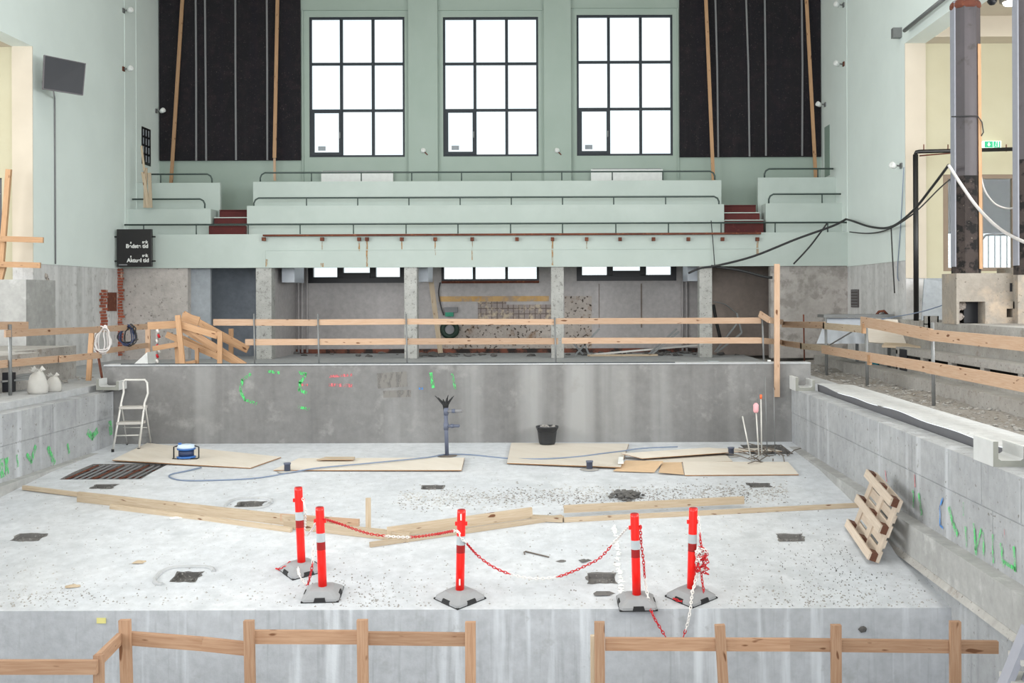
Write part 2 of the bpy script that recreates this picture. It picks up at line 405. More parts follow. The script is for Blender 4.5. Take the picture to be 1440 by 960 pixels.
# stains on the drop
m=MB()
for px,py,w,h in ((1212,884,12,11),(1186,876,4,3),(1195,890,26,14)):
    c=P(px,py,YD-.03); 
d1=MB().blob(P(1213,884,YD-.03),.055,(1,.3,.9)); struct(d1,'spalled_hole',M['darkchips'],dw)
m=MB(); a=P(136,871,YD-.02)
m.box((a.x-.0,a.y-.004,a.z-.04),(a.x+.1,a.y,a.z+.02)); struct(m,'yellow_tape_scrap',plain('yellow_tape',(222,214,140),.6),dw)
# ---- far pool wall
p0=P(146,512,YF); p1=P(1140,512,YF)
m=MB().box((p0.x,YF,-1.3),(p1.x,YF+.28,.36)); fw=struct(m,'wall_pool_far',M['farwall'])
m=MB().box((p0.x,YF-.015,.36),(p1.x,YF+.3,.385)); struct(m,'wall_coping',M['edge'],fw)
m=MB().box((p0.x+.3,YF+.03,.386),(p1.x-2.5,YF+.05,.40)); struct(m,'cable_duct',M['frame'],fw)
# spray marks on far wall
def stroke(pts, w, plane, mat, parent, name='spray_mark'):
    """flat stroke on a wall; plane: ('y',Y) or ('x',X)"""
    q=[P(x,y,plane[1]) if plane[0]=='y' else PX(x,y,plane[1]) for x,y in pts]
    m=MB(); n=Vector((0,-1,0)) if plane[0]=='y' else Vector((-1 if plane[1]>0 else 1,0,0))
    for a,b in zip(q,q[1:]):
        d=(b-a).normalized(); s=d.cross(n)*w/2; k=len(m.v)
        for v in (a-s-d*w*.3,b-s+d*w*.3,b+s+d*w*.3,a+s-d*w*.3): m.v.append(tuple(v+n*.003))
        m.face([k,k+1,k+2,k+3])
    o=m.build(name,mat,parent); return o
Y1=YF-.001
stroke([(352,526),(341,534),(338,550),(345,562),(360,567)],.05,('y',Y1),M['greenspray'],fw)
stroke([(378,522),(392,524)],.05,('y',Y1),M['greenspray'],fw)
stroke([(421,524),(430,526),(422,538),(421,548),(430,552)],.06,('y',Y1),M['greenspray'],fw)
stroke([(420,572),(434,575)],.05,('y',Y1),M['greenspray'],fw)
stroke([(606,525),(609,544)],.06,('y',Y1),M['greenspray'],fw)
stroke([(636,526),(640,546)],.04,('y',Y1),M['greenspray'],fw)
stroke([(590,546),(594,546)],.04,('y',Y1),M['bluespray'],fw)
stroke([(464,529),(494,527)],.05,('y',Y1),M['redspray'],fw)
stroke([(464,541),(494,542)],.06,('y',Y1),M['redspray'],fw)
stroke([(424,541),(432,541)],.04,('y',Y1),M['redspray'],fw)
stroke([(537,535),(566,533)],.28,('y',Y1),M['dampspray'],fw,'damp_patch')
stroke([(542,554),(575,553)],.13,('y',Y1),M['dampspray'],fw,'damp_patch')
# ---- right pool wall: backing, upper and lower cast courses, ledge
m=MB().box((PR+.012,.3,-5.2),(PR+.34,YF+.3,-.10)); rw=struct(m,'wall_pool_right',M['poolwall'])
m=MB(); y=YF-.02
ys=[YF-.02,18.2,17.0,15.46,14.3,13.0,11.78,10.87,9.94,8.7,7.3,6,4.6,3.2,1.8,.4]
for a,b in zip(ys,ys[1:]): m.box((PR,b+.006,-.525),(PR+.33,a-.006,-.09))
struct(m,'upper_cast_course',M['poolwall'],rw)
m=MB(); ys=[YF-.02,15.55,12.9,10.6,8.2,5.6,2.6,.4]
for a,b in zip(ys,ys[1:]): m.box((PR+.004,b+.007,-1.2),(PR+.3,a-.007,-.54))
struct(m,'lower_cast_course',M['poolwall'],rw)
m=MB().box((PR-.17,.4,-1.46),(PR+.02,YF-.02,-1.09)); lr=struct(m,'ledge_right',M['smooth'])
m=MB().prism([(PR-.17,.4,-1.462),(PR+.02,.4,-1.462),(PR+.02,.4,-1.62),(PR-.1,.4,-1.56),(PR-.21,.4,-1.53)],(0,YF-.6,0)); struct(m,'ledge_nib',M['oldconc'],lr)
m=MB().box((PR-.1,.4,-5.2),(PR+.02,YF-.1,-1.6)); struct(m,'wall_pool_right_lower',M['poolwall'])
XP=('x',PR-.006)
for pts,w,c in (([(1326,700),(1322,712),(1322,738),(1326,742)],.03,'bluespray'),([(1355,707),(1355,724)],.02,'greenspray'),([(1335,715),(1340,735),(1346,750)],.07,'greenspray'),([(1358,742),(1360,768)],.05,'greenspray'),
    ([(1370,738),(1373,778)],.06,'greenspray'),([(1382,750),(1384,780)],.05,'greenspray'),([(1396,752),(1397,790)],.035,'greenspray'),([(1408,765),(1411,795)],.05,'greenspray'),([(1426,770),(1428,802)],.045,'greenspray'),
    ([(1380,745),(1372,772)],.04,'greenspray'),([(1412,790),(1428,800)],.04,'greenspray'),([(1413,745),(1414,762)],.03,'redspray'),([(1284,690),(1285,712)],.05,'greenspray'),([(1292,695),(1296,722)],.06,'greenspray'),([(1245,662),(1247,676)],.03,'redspray'),([(1286,668),(1287,684)],.03,'redspray')):
    stroke(pts,w,XP,M[c],rw)
# drain gutter slab behind the right wall (wavy membrane edge)
n=90; y0,y1=2.0,YF-.45; S=MB(); E=MB()
for i in range(n+1):
    y=y0+(y1-y0)*i/n; wv=.022*math.sin(y*1.1)+.008*math.sin(y*2.7); tz=.02+.012*math.sin(y*1.3+1)+.008*math.sin(y*3.1)
    S.v+=[(4.66+wv,y,tz),(4.75+wv*.6,y,tz*.6+.02),(5.35,y,-.0)]; E.v+=[(4.70+wv*.5,y,-.2),(4.67+wv,y,tz-.012)]
for i in range(n):
    for k in (0,1): S.face([i*3+k,i*3+k+1,i*3+k+4,i*3+k+3],None,True)
    E.face([i*2,i*2+1,i*2+3,i*2+2],None,True)
struct(S,'trim_membrane',concrete('dusty_membrane',(214,215,215),(200,202,202),speck=(160,158,152),sp=(.66,.72),spscale=30,bump=.2)); struct(E,'trim_membrane_edge',plain('membrane_dark_edge',(104,104,108),.6))
# decks
m=MB(); 
nx,ny=26,90; x0,x1=5.2,WR+.1; 
def gz(x,y): return -.13+.025*math.sin(x*5+y*1.7)+.02*math.sin(y*4.1-x*3)+.012*math.sin(y*9.3+x*11)
for i in range(nx+1):
    for j in range(ny+1):
        x=x0+(x1-x0)*i/nx; y=1+(YB-1)*j/ny; m.v.append((x,y,gz(x,y)))
for i in range(nx):
    for j in range(ny): a=i*(ny+1)+j; m.face([a,a+ny+1,a+ny+2,a+1],None,True)
struct(m,'floor_right_deck',M['rubbleground'])
m=MB().box((WL-5,YF+.28,-.5),(5.25,YB+.2,-.03)); struct(m,'floor_far_deck',M['edge'])
m=MB().box((-9.4,.3,-.4),(PL-.32,YF+.28,.012)); struct(m,'floor_left_kerb',M['edge'])
m=MB().box((PL-.4,.3,-5.2),(PL-.012,YF+.2,-.11)); lw=struct(m,'wall_pool_left',M['poolwall'])
m=MB(); ys=[YF-.02,17.3,14.8,12.4,9.9,7.4,4.9,2.4,.4]
for a,b in zip(ys,ys[1:]): m.box((PL-.39,b+.006,-.56),(PL,a-.006,-.1))
struct(m,'upper_cast_course',M['poolwall'],lw)
m=MB().box((PL-.3,.4,-1.2),(PL-.004,YF-.02,-.575)); struct(m,'lower_cast_course',M['poolwall'],lw)
m=MB().box((PL-.05,.4,-5.2),(PL+.15,YF-.02,-1.1)); struct(m,'ledge_left',M['smooth'])
XQ=('x',PL+.003)
for pts,w,c in (([(2,648),(3,668)],.12,'greenspray'),([(9,646),(10,664)],.1,'greenspray'),([(38,640),(44,648),(50,628)],.08,'greenspray'),([(24,640),(25,655)],.05,'greenspray'),([(68,630),(76,650)],.1,'greenspray'),
    ([(124,608),(130,614),(136,606)],.12,'greenspray'),([(155,594),(156,608)],.14,'greenspray'),([(95,625),(97,636)],.06,'greenspray')): stroke(pts,w,XQ,M[c],lw)
m=MB(); nx,ny=20,60
for i in range(nx+1):
    for j in range(ny+1):
        x=-17+(7.7)*i/nx; y=1+(YF-.7)*j/ny; m.v.append((x,y,gz(x,y)+.09))
for i in range(nx):
    for j in range(ny): a=i*(ny+1)+j; m.face([a,a+ny+1,a+ny+2,a+1],None,True)
struct(m,'floor_left_deck',M['rubbleground'])
m=MB().box((WL-5,-14,-.4),(13,.3,0)); struct(m,'floor_near_deck',M['edge'])
# ---- hall side walls
ZS=2.4; ZC=11.6
m=MB().box((WL-.46,YO,ZS),(WL,YB+.3,ZC)); wl=struct(m,'wall_left',M['greenlit'])
m=MB().box((WL-.46,-14,7.25),(WL,YO,ZC)); struct(m,'wall_left_lintel',M['greenlit'])
m=MB().box((WL-.47,YO+.01,-.2),(WL-.015,YBAL+.3,ZS)); struct(m,'wall_left_base',M['sidewall'])
m=MB().box((WR,YO,ZS),(WR+.46,YB+.3,ZC)); wr=struct(m,'wall_right',M['greenlit'])
m=MB().box((WR,-14,7.25),(WR+.46,YO,ZC)); struct(m,'wall_right_lintel',M['greenlit'])
m=MB().box((WR+.015,YO+.01,-.3),(WR+.47,YB+.3,ZS)); struct(m,'wall_right_base',M['sidewall'])
# niche end walls with window, cream
for s,X in ((-1,WL),(1,WR)):
    a,b=(X+.46*s, X+6.2*s); lo,hi=min(a,b),max(a,b)
    nm='left' if s<0 else 'right'
    # reveal face (peach) and recessed cream wall with an opening
    m=MB().box((min(X,a),YO-.02,2.0 if s>0 else 2.4),(max(X,a),YO,7.25)); struct(m,'trim_reveal_'+nm,M['peach'] if s>0 else M['peach'])
    if s>0: w0,w1,z0,z1=PX(1327,300,0.0001).x if False else P(1326,300,YO+.05).x, P(1430,300,YO+.05).x, P(1380,381,YO).z, P(1380,245,YO).z
    else: w0,w1,z0,z1=-14.6,P(3,300,YO+.05).x,2.0,P(0,250,YO).z
    m=MB(); Y0,Y2=YO+.04,YO+.3
    m.box((lo,Y0,2.0),(w0,Y2,7.7)); m.box((w1,Y0,2.0),(hi,Y2,7.7)); m.box((w0,Y0,z1),(w1,Y2,7.7)); m.box((w0,Y0,1.6),(w1,Y2,z0))
    struct(m,'wall_niche_'+nm,M['cream'])
    m=MB().box((lo,YO+.02,-.3),(hi,YO+.3,2.0)); struct(m,'wall_niche_base_'+nm,M['bluegrey'])
    m=MB().box((lo,YO-.6,7.25),(hi,YO+.3,7.7)); struct(m,'trim_beam_'+nm,M['peach'])
    m=MB().box((lo,-14,7.7),(hi,YO+.3,7.9)); struct(m,'ceiling_niche_'+nm,M['peach'])
    m=MB().box((b-.1 if s<0 else b,-14,-.3),(b if s<0 else b+.1,YO+.3,7.9)); struct(m,'wall_outer_'+nm,M['cream'])
    if s>0:
        wn=thing('window_7','',"",(w0,YO+.1,z0)); del wn['label'],wn['category']; wn['kind']='structure'
        fm=MB()
        x13,x40=P(1375,300,YO).x,P(1386,300,YO).x
        for xx,ww in ((w0+.06,.12),(P(1380,300,YO).x,.13),(w1-.05,.1)): fm.box((xx-ww/2,YO+.06,z0),(xx+ww/2,YO+.16,z1))
        fm.box((w0,YO+.055,z0),(w1,YO+.165,z0+.08)); fm.box((w0,YO+.055,z1-.09),(w1,YO+.165,z1))
        fm.build('window_frame',plain('brown_frame',(134,116,98),.6),wn)
        MB().box((w0+.1,YO+.11,z0+.05),(w1-.1,YO+.115,z1-.05)).build('pane',M['glass'],wn)
        # outside
        m=MB().box((8.45,27.5,P(1400,327,27.5).z),(15,27.9,8)); struct(m,'exterior_facade',M['extdark'])
        rl=thing('balustrade','black arched outdoor railing seen through the cream side room window','railing',(9.5,26,1.8))
        q=lambda x,y:P(x,y,26.0)
        MB().tube([q(1379,380),q(1379,345),q(1381,337),q(1386,331),q(1392,330),q(1425,330)],.028,6).build('arched_rail',M['black'],rl)
        for x in (1390,1399,1407,1416): MB().tube([q(x,331),q(x,382)],.014,5).build('baluster',M['black'],rl)
    else:
        m=MB().box((w0,YO+.1,z0),(w1,YO+.12,z1)); wn=struct(m,'window_8',M['glass'])
        m=MB().box((w1-.06,YO+.05,z0),(w1+.02,YO+.1,z1+.05)).box((w0,YO+.05,z1-.02),(w1,YO+.1,z1+.06)); struct(m,'window_frame',M['framedk'],wn)
# ---- back wall with three tall windows and three low ones
TW=[(435,569,24,221),(623,757,24,220),(811,946,21,219)]
LW=[(433,570,398),(621,758,396),(811,951,395)]
cols=[]
for (a,b,t,bo),(c,d,e) in zip(TW,LW):
    xa=P(a,120,YB).x; xb=P(b,120,YB).x; cols.append((xa,xb,P(a,bo,YB).z,P(a,t,YB).z,P(c,385,YB).x,P(d,385,YB).x,P(c,e,YB).z))
m=MB(); T=.35
def wallrow(z0,z1,gaps,mb):
    x=WL-.3
    for g in gaps: mb.box((x,YB,z0),(g[0],YB+T,z1)); x=g[1]
    mb.box((x,YB,z0),(WR+.3,YB+T,z1))
zlo=min(c[2] for c in cols); zhi=max(c[3] for c in cols)
wallrow(3.1,zlo-.001,[],m); wallrow(zhi,ZC,[],m); wallrow(zlo,zhi,[(c[0],c[1]) for c in cols],m)
for c in cols:
    if c[2]-zlo>.002: m.box((c[0],YB,zlo),(c[1],YB+T,c[2]))
    if zhi-c[3]>.002: m.box((c[0],YB,c[3]),(c[1],YB+T,zhi))
wb=struct(m,'wall_back',M['greenshade'])
m=MB(); zl=min(c[6] for c in cols)
wallrow(-.2,zl-.001,[],m); wallrow(zl,3.0,[(c[4],c[5]) for c in cols],m); wallrow(3.0,3.1,[],m)
for c in cols:
    if c[6]-zl>.002: m.box((c[4],YB,zl),(c[5],YB+T,c[6]))
wu=struct(m,'wall_back_lower',M['under'])
# pilasters between the tall windows
m=MB()
for a,b in ((575,616),(765,803)):
    m.box((P(a,120,YB).x,YB-.12,4.0),(P(b,120,YB).x,YB,ZC))
struct(m,'pilaster',M['greenshade'],wb)
m=MB()
for (a,b,t,bo) in TW:
    a2,b2,t2=a-8,b+6,t-9
    m.box((P(a2,120,YB).x-.04,YB-.05,4.1),(P(a2,120,YB).x,YB,P(a,t2,YB).z)); m.box((P(b2,120,YB).x,YB-.05,4.1),(P(b2,120,YB).x+.04,YB,P(a,t2,YB).z)); m.box((P(a2,120,YB).x,YB-.05,P(a,t2,YB).z),(P(b2,120,YB).x,YB,P(a,t2,YB).z+.04))
struct(m,'window_surround_moulding',M['greenshade'],wb)
for i,c in enumerate(cols):
    xa,xb,z0,z1=c[:4]
    w=bpy.data.objects.new('window_%d'%(i+1),None); COL.objects.link(w); w.location=(xa,YB,z0); w['kind']='structure'
    y0,y1=YB+.03,YB+.12; f=MB(); W=xb-xa; H=z1-z0; t=.062
    f.box((xa,y0,z0+t),(xa+t,y1,z1-t)).box((xb-t,y0,z0+t),(xb,y1,z1-t)).box((xa,y0,z0),(xb,y1,z0+t)).box((xa,y0,z1-t),(xb,y1,z1))
    for k in (1,2): f.box((xa+W*k/3-.042,y0-.004,z0+t*.5),(xa+W*k/3+.042,y1-.004,z1-t*.5))
    for k in (1,2): f.box((xa+t,y0+.01,z0+H*k/3-.038),(xb-t,y1-.01,z0+H*k/3+.038))
    f.build('window_frame',M['frame'],w)
    s=MB(); x0,x1,h0,h1=xa+.06,xa+W/3+.02,z0+.05,z0+H/3+.02
    s.box((x0,y0-.04,h0+.09),(x0+.09,y0-.005,h1-.1)).box((x1-.09,y0-.04,h0+.09),(x1,y0-.005,h1-.1)).box((x0,y0-.04,h0),(x1,y0-.005,h0+.09)).box((x0,y0-.04,h1-.1),(x1,y0-.005,h1))
    sh=s.build('casement',M['frame'],w)
    MB().box((x1-.07,y0-.08,h0+.5),(x1-.04,y0-.04,h0+.68)).build('handle',M['steel'],sh)
    MB().box((xa+.24,y0+.03,z0+.2),(xa+.46,y0+.034,z0+.33)).build('sticker',M['bluegrey'],w)
    MB().box((xa+.03,YB+.07,z0+.03),(xb-.03,YB+.075,z1-.03)).build('pane',M['glass'],w)
    xa,xb,z0=c[4:]; z1=3.0
    w=bpy.data.objects.new('window_%d'%(i+4),None); COL.objects.link(w); w.location=(xa,YB,z0); w['kind']='structure'
    f=MB(); y0,y1=YB-.02,YB+.12; W=xb-xa
    t=.16 if i!=1 else .07
    mt=M['framedk'] if i!=1 else M['framedk']
    f.box((xa,y0,z0+t*1.1),(xa+t,y1,z1)).box((xb-t,y0,z0+t*1.1),(xb,y1,z1)).box((xa,y0,z0),(xb,y1,z0+t*1.1))
    for k in (1,2):
        f.box((xa+W*k/3-(.09 if i!=1 else .04),y0,z0+t),(xa+W*k/3+(.09 if i!=1 else .04),y1,z1))
    f.build('window_frame',mt,w)
    if i!=1: MB().box((xa+W/3+.08,y0-.04,z0+.14),(xb-W/3-.08,y0+.02,z0+.3)).build('casement',mt,w)
    else: MB().box((xa,y0-.03,z0-.05),(xb,y0,z0+.02)).build('rusty_sill',M['rust'],w)
    MB().box((xa+.03,YB+.07,z0+.03),(xb-.03,YB+.075,z1)).build('pane',M['glass'],w)
# ceiling and rear
m=MB().box((WL-.5,-14,ZC),(WR+.5,YB+.4,ZC+.3)); struct(m,'ceiling',M['peach'])
# ---- gallery
def gx(px,ppm): return (px-CX)/ppm
GX0,GX1=-8.46,4.58
m=MB().box((WL,YBAL,2.42),(WR,YBAL+.16,3.32)); ga=struct(m,'gallery_front',M['green'])
m=MB().box((WL,YBAL+.16,2.98),(WR,YB,3.1)); struct(m,'gallery_slab',M['green'])
m=MB().box((-7.87,YBAL-.015,2.88),(5.45,YBAL,2.9)).box((-7.87,YBAL-.012,2.42),(-7.8,YBAL,2.9)) ; struct(m,'gallery_front_moulding',M['green'],ga)
m=MB()
for x0,x1,yy,zz in ((GX0,GX1,29.15,4.13),(GX0,GX1+.02,29.75,4.85),(WL,-9.45,29.15,4.05),(WL,-9.38,29.75,4.83),(5.72,WR,29.15,4.15),(5.62,WR,29.75,4.92)):
    m.box((x0,yy,3.1),(x1,yy+(.6 if zz<4.5 else .12),zz))
struct(m,'gallery_tier',M['green'])
m=MB().box((WL,YBAL+1.3,3.1),(WR,YB,4.05)); struct(m,'gallery_floor',M['greenshade'])
for n_,(a,b,off) in enumerate(((-9.45,GX0,0),(GX1,5.62,.12))):
    st=bpy.data.objects.new('gallery_stairs',None); COL.objects.link(st); st.location=(a,28.95,3.1); st['kind']='structure'
    for k in range(3):
        z=3.38+.225*k+off*.7; 
        MB().box((a+(k*.06 if a<0 else 0),28.98+.28*k,3.1),(b-(0 if a<0 else k*.05),29.9,z+.195)).build('riser',M['stairred'],st)
        MB().box((a+(k*.06 if a<0 else 0),28.95+.28*k,z+.2),(b-(0 if a<0 else k*.05),29.3+.28*k,z+.225)).build('tread',M['green'] if k<2 else M['stairred'],st)
# under gallery
def colm(px0,px1):
    x0,x1=P(px0,440,28.7).x,P(px1,440,28.7).x; mb=MB().box((x0,28.62,-.03),(x1,29.0,2.98)); o=struct(mb,'concrete_column',M['column'],bevel=.012); return x0,x1
for a,b in ((361,383),(569,587),(775,793),(983,1001)): colm(a,b)
m=MB().box((P(163,420,28.7).x-.1,28.66,-.05),(P(265,420,28.7).x,28.9,2.98)); struct(m,'wall_stripped_left',M['stripped'])
m=MB().box((P(265,420,28.9).x,28.9,-.05),(P(296,420,28.9).x,29.0,2.98)); struct(m,'wall_grey_pier',M['bluegrey'])
m=MB().box((P(290,420,30.4).x,30.3,-.05),(P(361,420,30.3).x+.3,30.5,2.98)); struct(m,'wall_blue_grey',concrete('slate_plaster',(140,147,156),(128,134,142),bump=.05))
m=MB().box((P(361,430,29.6).x+.25,29.0,-.05),(P(383,430,29.6).x+.2,YB,2.98)); struct(m,'wall_partition',M['under'])
m=MB().box((P(1083,420,28.7).x,28.66,-.05),(WR+.02,28.9,2.98)); struct(m,'wall_panel_right',concrete('grey_infill_panel',(186,180,176),(168,163,158),patch=(142,137,132),pt=(.52,.62),ptscale=2.5,bump=.2))
m=MB().box((P(1000,430,30.2).x,30.0,-.05),(P(1090,430,30.2).x,30.2,2.98)); struct(m,'wall_brown_panel',M['underdark'])
# pipes and stained patches at the back of the undercroft
m=MB()
for px in (420,425,432,960,966):
    a=P(px,480,YB-.06); m.tube([(a.x,YB-.06,0),(a.x,YB-.06,2.98)],.035,6)
struct(m,'trim_pipes',M['under'],)
Yp=YB-.012
def patch(x0,y0,x1,y1,mat,name='wall_patch',d=.01,Y=YB):
    a=P(x0,y1,Y); b=P(x1,y0,Y); return struct(MB().box((a.x,Y-d,a.z),(b.x,Y,b.z)),name,mat,None)
patch(617,455,776,500,M['rough'],'wall_scar')
patch(672,418,712,455,M['tiles'],'wall_tiles')
patch(712,428,777,455,M['tiles'],'wall_tiles',.012)
patch(794,416,832,500,M['rough'],'wall_scar')
patch(617,416,772,424,concrete('yellow_adhesive_band',(200,158,96),(214,178,128),patch=(170,150,130),pt=(.5,.6),ptscale=3,bump=.2),'wall_adhesive_band',.016)
patch(383,489,982,503,concrete('skirting_scar',(150,84,64),(96,70,60),patch=(50,44,42),pt=(.45,.55),ptscale=2,bump=.3),'baseboard_back',.02)
m=MB()
for px,z in ((843,0),(870,0),(902,0),(665,0)): pass
m=MB().box((P(901,440,YB).x,YB-.012,.7),(P(903,440,YB).x,YB,2.0)).box((P(842,440,YB).x,YB-.01,.7),(P(843,440,YB).x,YB,2.0)); struct(m,'trim_joint',M['underdark'])
# rust-coloured long shelf rail below the gallery rail
a=P(370,331,YBAL-.1); b=P(1070,328,YBAL-.1)
rr=thing('rusty_ledge_rail','long rust-red steel rail fixed along the mint gallery front on stub brackets','rail',(a.x,YBAL-.1,a.z))
MB().beam((a.x,YBAL-.09,a.z),(b.x,YBAL-.09,b.z),.1,.05).build('rail',M['rust'],rr)
for px in (371,453,505,516,565,612,664,727,777,825,872,919,968,1016,1065):
    q=P(px,336,YBAL-.06); MB().box((q.x-.045,YBAL-.11,q.z-.05),(q.x+.045,YBAL,q.z+.045)).build('bracket',M['rust'],rr)
for px,y0,y1,w in ((505,338,352,.05),(516,338,374,.05),(565,339,350,.03),(612,339,358,.03),(664,339,365,.03),(777,338,372,.05),(825,338,350,.03),(1065,338,356,.06),(453,340,352,.02),(374,366,373,.1),(453,371,374,.08)):
    stroke([(px,y0),(px,y1)],w,('y',YBAL-.001),M['rustrun'],ga,'rust_stain')
# gallery handrails
def handrail(y_px, x0,x1, posts, Y, drop, label, cl=False, cr=False, grp='gallery handrails'):
    zr=P(CX,y_px,Y).z; X0,X1=P(x0,y_px,Y).x,P(x1,y_px,Y).x; zb=zr-drop
    t=thing('handrail',label,'handrail',((X0+X1)/2,Y,zb),grp)
    pts=[]
    if cl: pts+=[(X0,Y,zb),(X0,Y,zr-.14),(X0+.04,Y,zr-.05),(X0+.13,Y,zr)]
    else: pts+=[(X0,Y,zr)]
    if cr: pts+=[(X1-.13,Y,zr),(X1-.04,Y,zr-.05),(X1,Y,zr-.14),(X1,Y,zb)]
    else: pts+=[(X1,Y,zr)]
    MB().tube(pts,.024,6).build('rail',M['darkrail'],t)
    for px in posts: x=P(px,y_px,Y).x; MB().tube([(x,Y,zb),(x,Y,zr)],.018,6).build('post',M['darkrail'],t)
handrail(314,175,1192,[202,276,349,422,497,571,644,718,791,866,940,1014,1090,1164],YBAL+.08,.27,'dark green handrail running the full width above the gallery front')
handrail(277,357,1011,[431,503,575,647,719,791,863,936],29.25,.27,'middle row handrail of the gallery between the two red stairs',True,True)
handrail(241.5,366,1005,[438,508,579,649,719,790,861,932],29.81,.24,'topmost long handrail of the gallery, below the tall windows',True,True)
handrail(278,186,288,[],29.25,.25,'short handrail on the middle tier left of the left red stair',False,True)
handrail(243,208,298,[226],29.81,.25,'short handrail on the top tier left of the left red stair',False,True)
handrail(274,1081,1184,[1156],29.25,.25,'short handrail on the middle tier right of the right red stair',True,False)
handrail(238.5,1075,1172,[1150],29.81,.24,'short handrail on the top tier right of the right red stair',True,False)
for x0,x1,y0,y1,l in ((452,553,241,256,'white flat radiator on the back wall under the leftmost tall window'),(831,932,238,253,'white flat radiator on the back wall under the rightmost tall window')):
    a=P(x0,y1+3,YB-.1); b=P(x1,y0,YB-.1); t=thing('radiator',l,'radiator',(a.x,YB-.1,a.z),'gallery radiators')
    MB().box((a.x,YB-.13,a.z),(b.x,YB-.08,b.z)).build('panel',M['white'],t); MB().box((a.x+.05,YB-.125,b.z),(b.x-.05,YB-.085,b.z+.02)).build('top_grille',M['strip'],t)
    MB().box((a.x+.2,YB-.08,a.z+.02),(b.x-.2,YB-.004,a.z+.1)).build('wall_bracket',M['steel'],t)
for x,y in ((595,212),(783,212)):
    q=P(x,y,YB-.13); t=thing('spotlight','small white bracket lamp on the pilaster '+('between left and middle tall windows' if x<700 else 'between middle and right tall windows'),'lamp',q)
    MB().lathe([(.05,-.06),(.08,.04),(.06,.06)],q,10,M=Euler((.8,.6,0)).to_matrix()).build('lamp_head',M['white'],t); MB().beam((q.x+.03,q.y,q.z-.02),(q.x+.13,q.y+.01,q.z-.12),.03,.03).build('arm',M['rust'],t)
# ---- black felt panels with battens
for i,(x0,x1,yb,l) in enumerate(((225,424,226,'left'),(956,1155,221,'right'))):
    a=P(x0,yb,YB-.05); b=P(x1,yb,YB-.05); t=thing('insulation_panel','tall black felt panel hung on the back wall '+('beside the leftmost tall window' if i==0 else 'beside the rightmost tall window'),'panel',(a.x,YB-.05,a.z))
    mb=MB(); nx=40; nz=1
    mb.box((a.x if i==0 else a.x,YB-.09,a.z),(b.x-.02,YB-.003,ZC-.4)); mb.build('felt_sheet',M['blackfelt'],t)
    for p,q_ in ((((275,0),(276,226)),((288,0),(290,226)),((331,0),(332,225)),((375,0),(376,225))) if i==0 else (((1005,0),(1010,221)),((1048,0),(1054,220)),((1075,0),(1077,219)),((1127,0),(1128,219)))):
        A=P(p[0],-35,YB-.11); B=P(q_[0],q_[1],YB-.11); mid=A.lerp(B,.5); mid.x+=random.uniform(-.02,.03)
        mb=MB(); mb.beam(A,mid,.05,.03,(0,1,0)); mb.beam(mid,B,.05,.03,(0,1,0)); mb.build('batten',M['strip'],t)
for (x0,y0,x1,y1,Ya,l,w) in ((259,-40,241,250,YB-.25,'orange pine batten leaning on the left black panel, its left edge',.1),(391,-40,386,222,YB-.2,'pine batten standing against the left black panel near the window',.1),(991,-40,1003,250,YB-.2,'pine batten leaning on the right black panel nearest the tall window',.1),(1132,-40,1147,248,YB-.22,'pine batten leaning on the right black panel near the side wall',.1)):
    A=P(x0,y0,YB-.16); B=P(x1,y1,Ya-.2); B=A+(B-A)*((A.z-4.06)/(A.z-B.z)) if y1>230 else B; tag(MB().beam(B,A,w,.035,(0,1,0)).build('leaning_batten',M['woodwarm']),l,'batten','battens leaning on the black panels')
tag(MB().beam(P(386,222,YB-.3),P(386.5,254,YB-.3),.07,.03,(0,1,0)).build('leaning_batten',M['wood']),'short pale batten tail below the left black panel beside the window','batten','battens leaning on the black panels')
# ================================================================ SIDE WALLS
def strip_x(pts, X, w, mat, name, parent=None):
    return stroke(pts,w,('x',X),mat,parent,name)
# screen on the left wall
Y0=23.7
tl,tr,br,bl=P(62,77,Y0),P(121,89,Y0+.55),P(117,134,Y0+.55),P(60,125,Y0)
t=thing('wall_monitor','black flat monitor tilted on a bracket high on the left mint wall','monitor',(WL+.3,24.0,6.2))
n=(tr-tl).cross(bl-tl).normalized(); n=n if n.y>0 else -n
cas=MB().prism([tl,tr,br,bl],n*.07).build('casing',plain('monitor_bezel',(96,92,96),.5),t)
c=(tl+tr+br+bl)/4
MB().prism([c+(p-c)*.95-n*.006 for p in (tl,tr,br,bl)],n*.005).build('screen',M['screen'],cas)
MB().beam(c+n*.06,(WL,c.y+.35,c.z-.1),.08,.08).build('wall_arm',M['steel'],t)
b0=P(75,126,Y0+.15)
MB().tube([b0,PX(77,138,WL+.03),PX(77,150,WL+.02),PX(78,371,WL+.02)],.018,5).build('power_cable',M['strip'],t)
for x,y,l,X in ((173,15,'upper spotlight pair bracket on the left mint wall',WL),(173,97,'spotlight bracket on the left mint wall level with the monitor',WL),(219,156,'small spotlight on the left mint wall beside the black felt',WL),(1187,7,'uppermost spotlight on the right mint wall',WR),(1187,90,'second spotlight down on the right mint wall',WR),(1161,147,'small spotlight on the right mint wall beside the black felt',WR),(1268,233,'small spotlight on the right mint wall beside the cream opening',WR)):
    q=PX(x,y,X); s=1 if X<0 else -1
    t=thing('spotlight',l,'lamp',q); 
    MB().box((min(q.x,q.x+s*.03),q.y-.06,q.z-.06),(max(q.x,q.x+s*.03),q.y+.06,q.z+.06)).build('wall_plate',M['rust'] if 90<=y<100 else M['steel'],t)
    MB().tube([q,(q.x+s*.12,q.y-.02,q.z)],.02,6).build('arm',M['steel'],t)
    MB().lathe([(.05,-.07),(.07,.0),(.075,.07),(.05,.08)],(q.x+s*.2,q.y-.03,q.z),10,M=Euler((.5,1.2*s,0)).to_matrix()).build('lamp_head',M['white'],t)
m=MB(); 
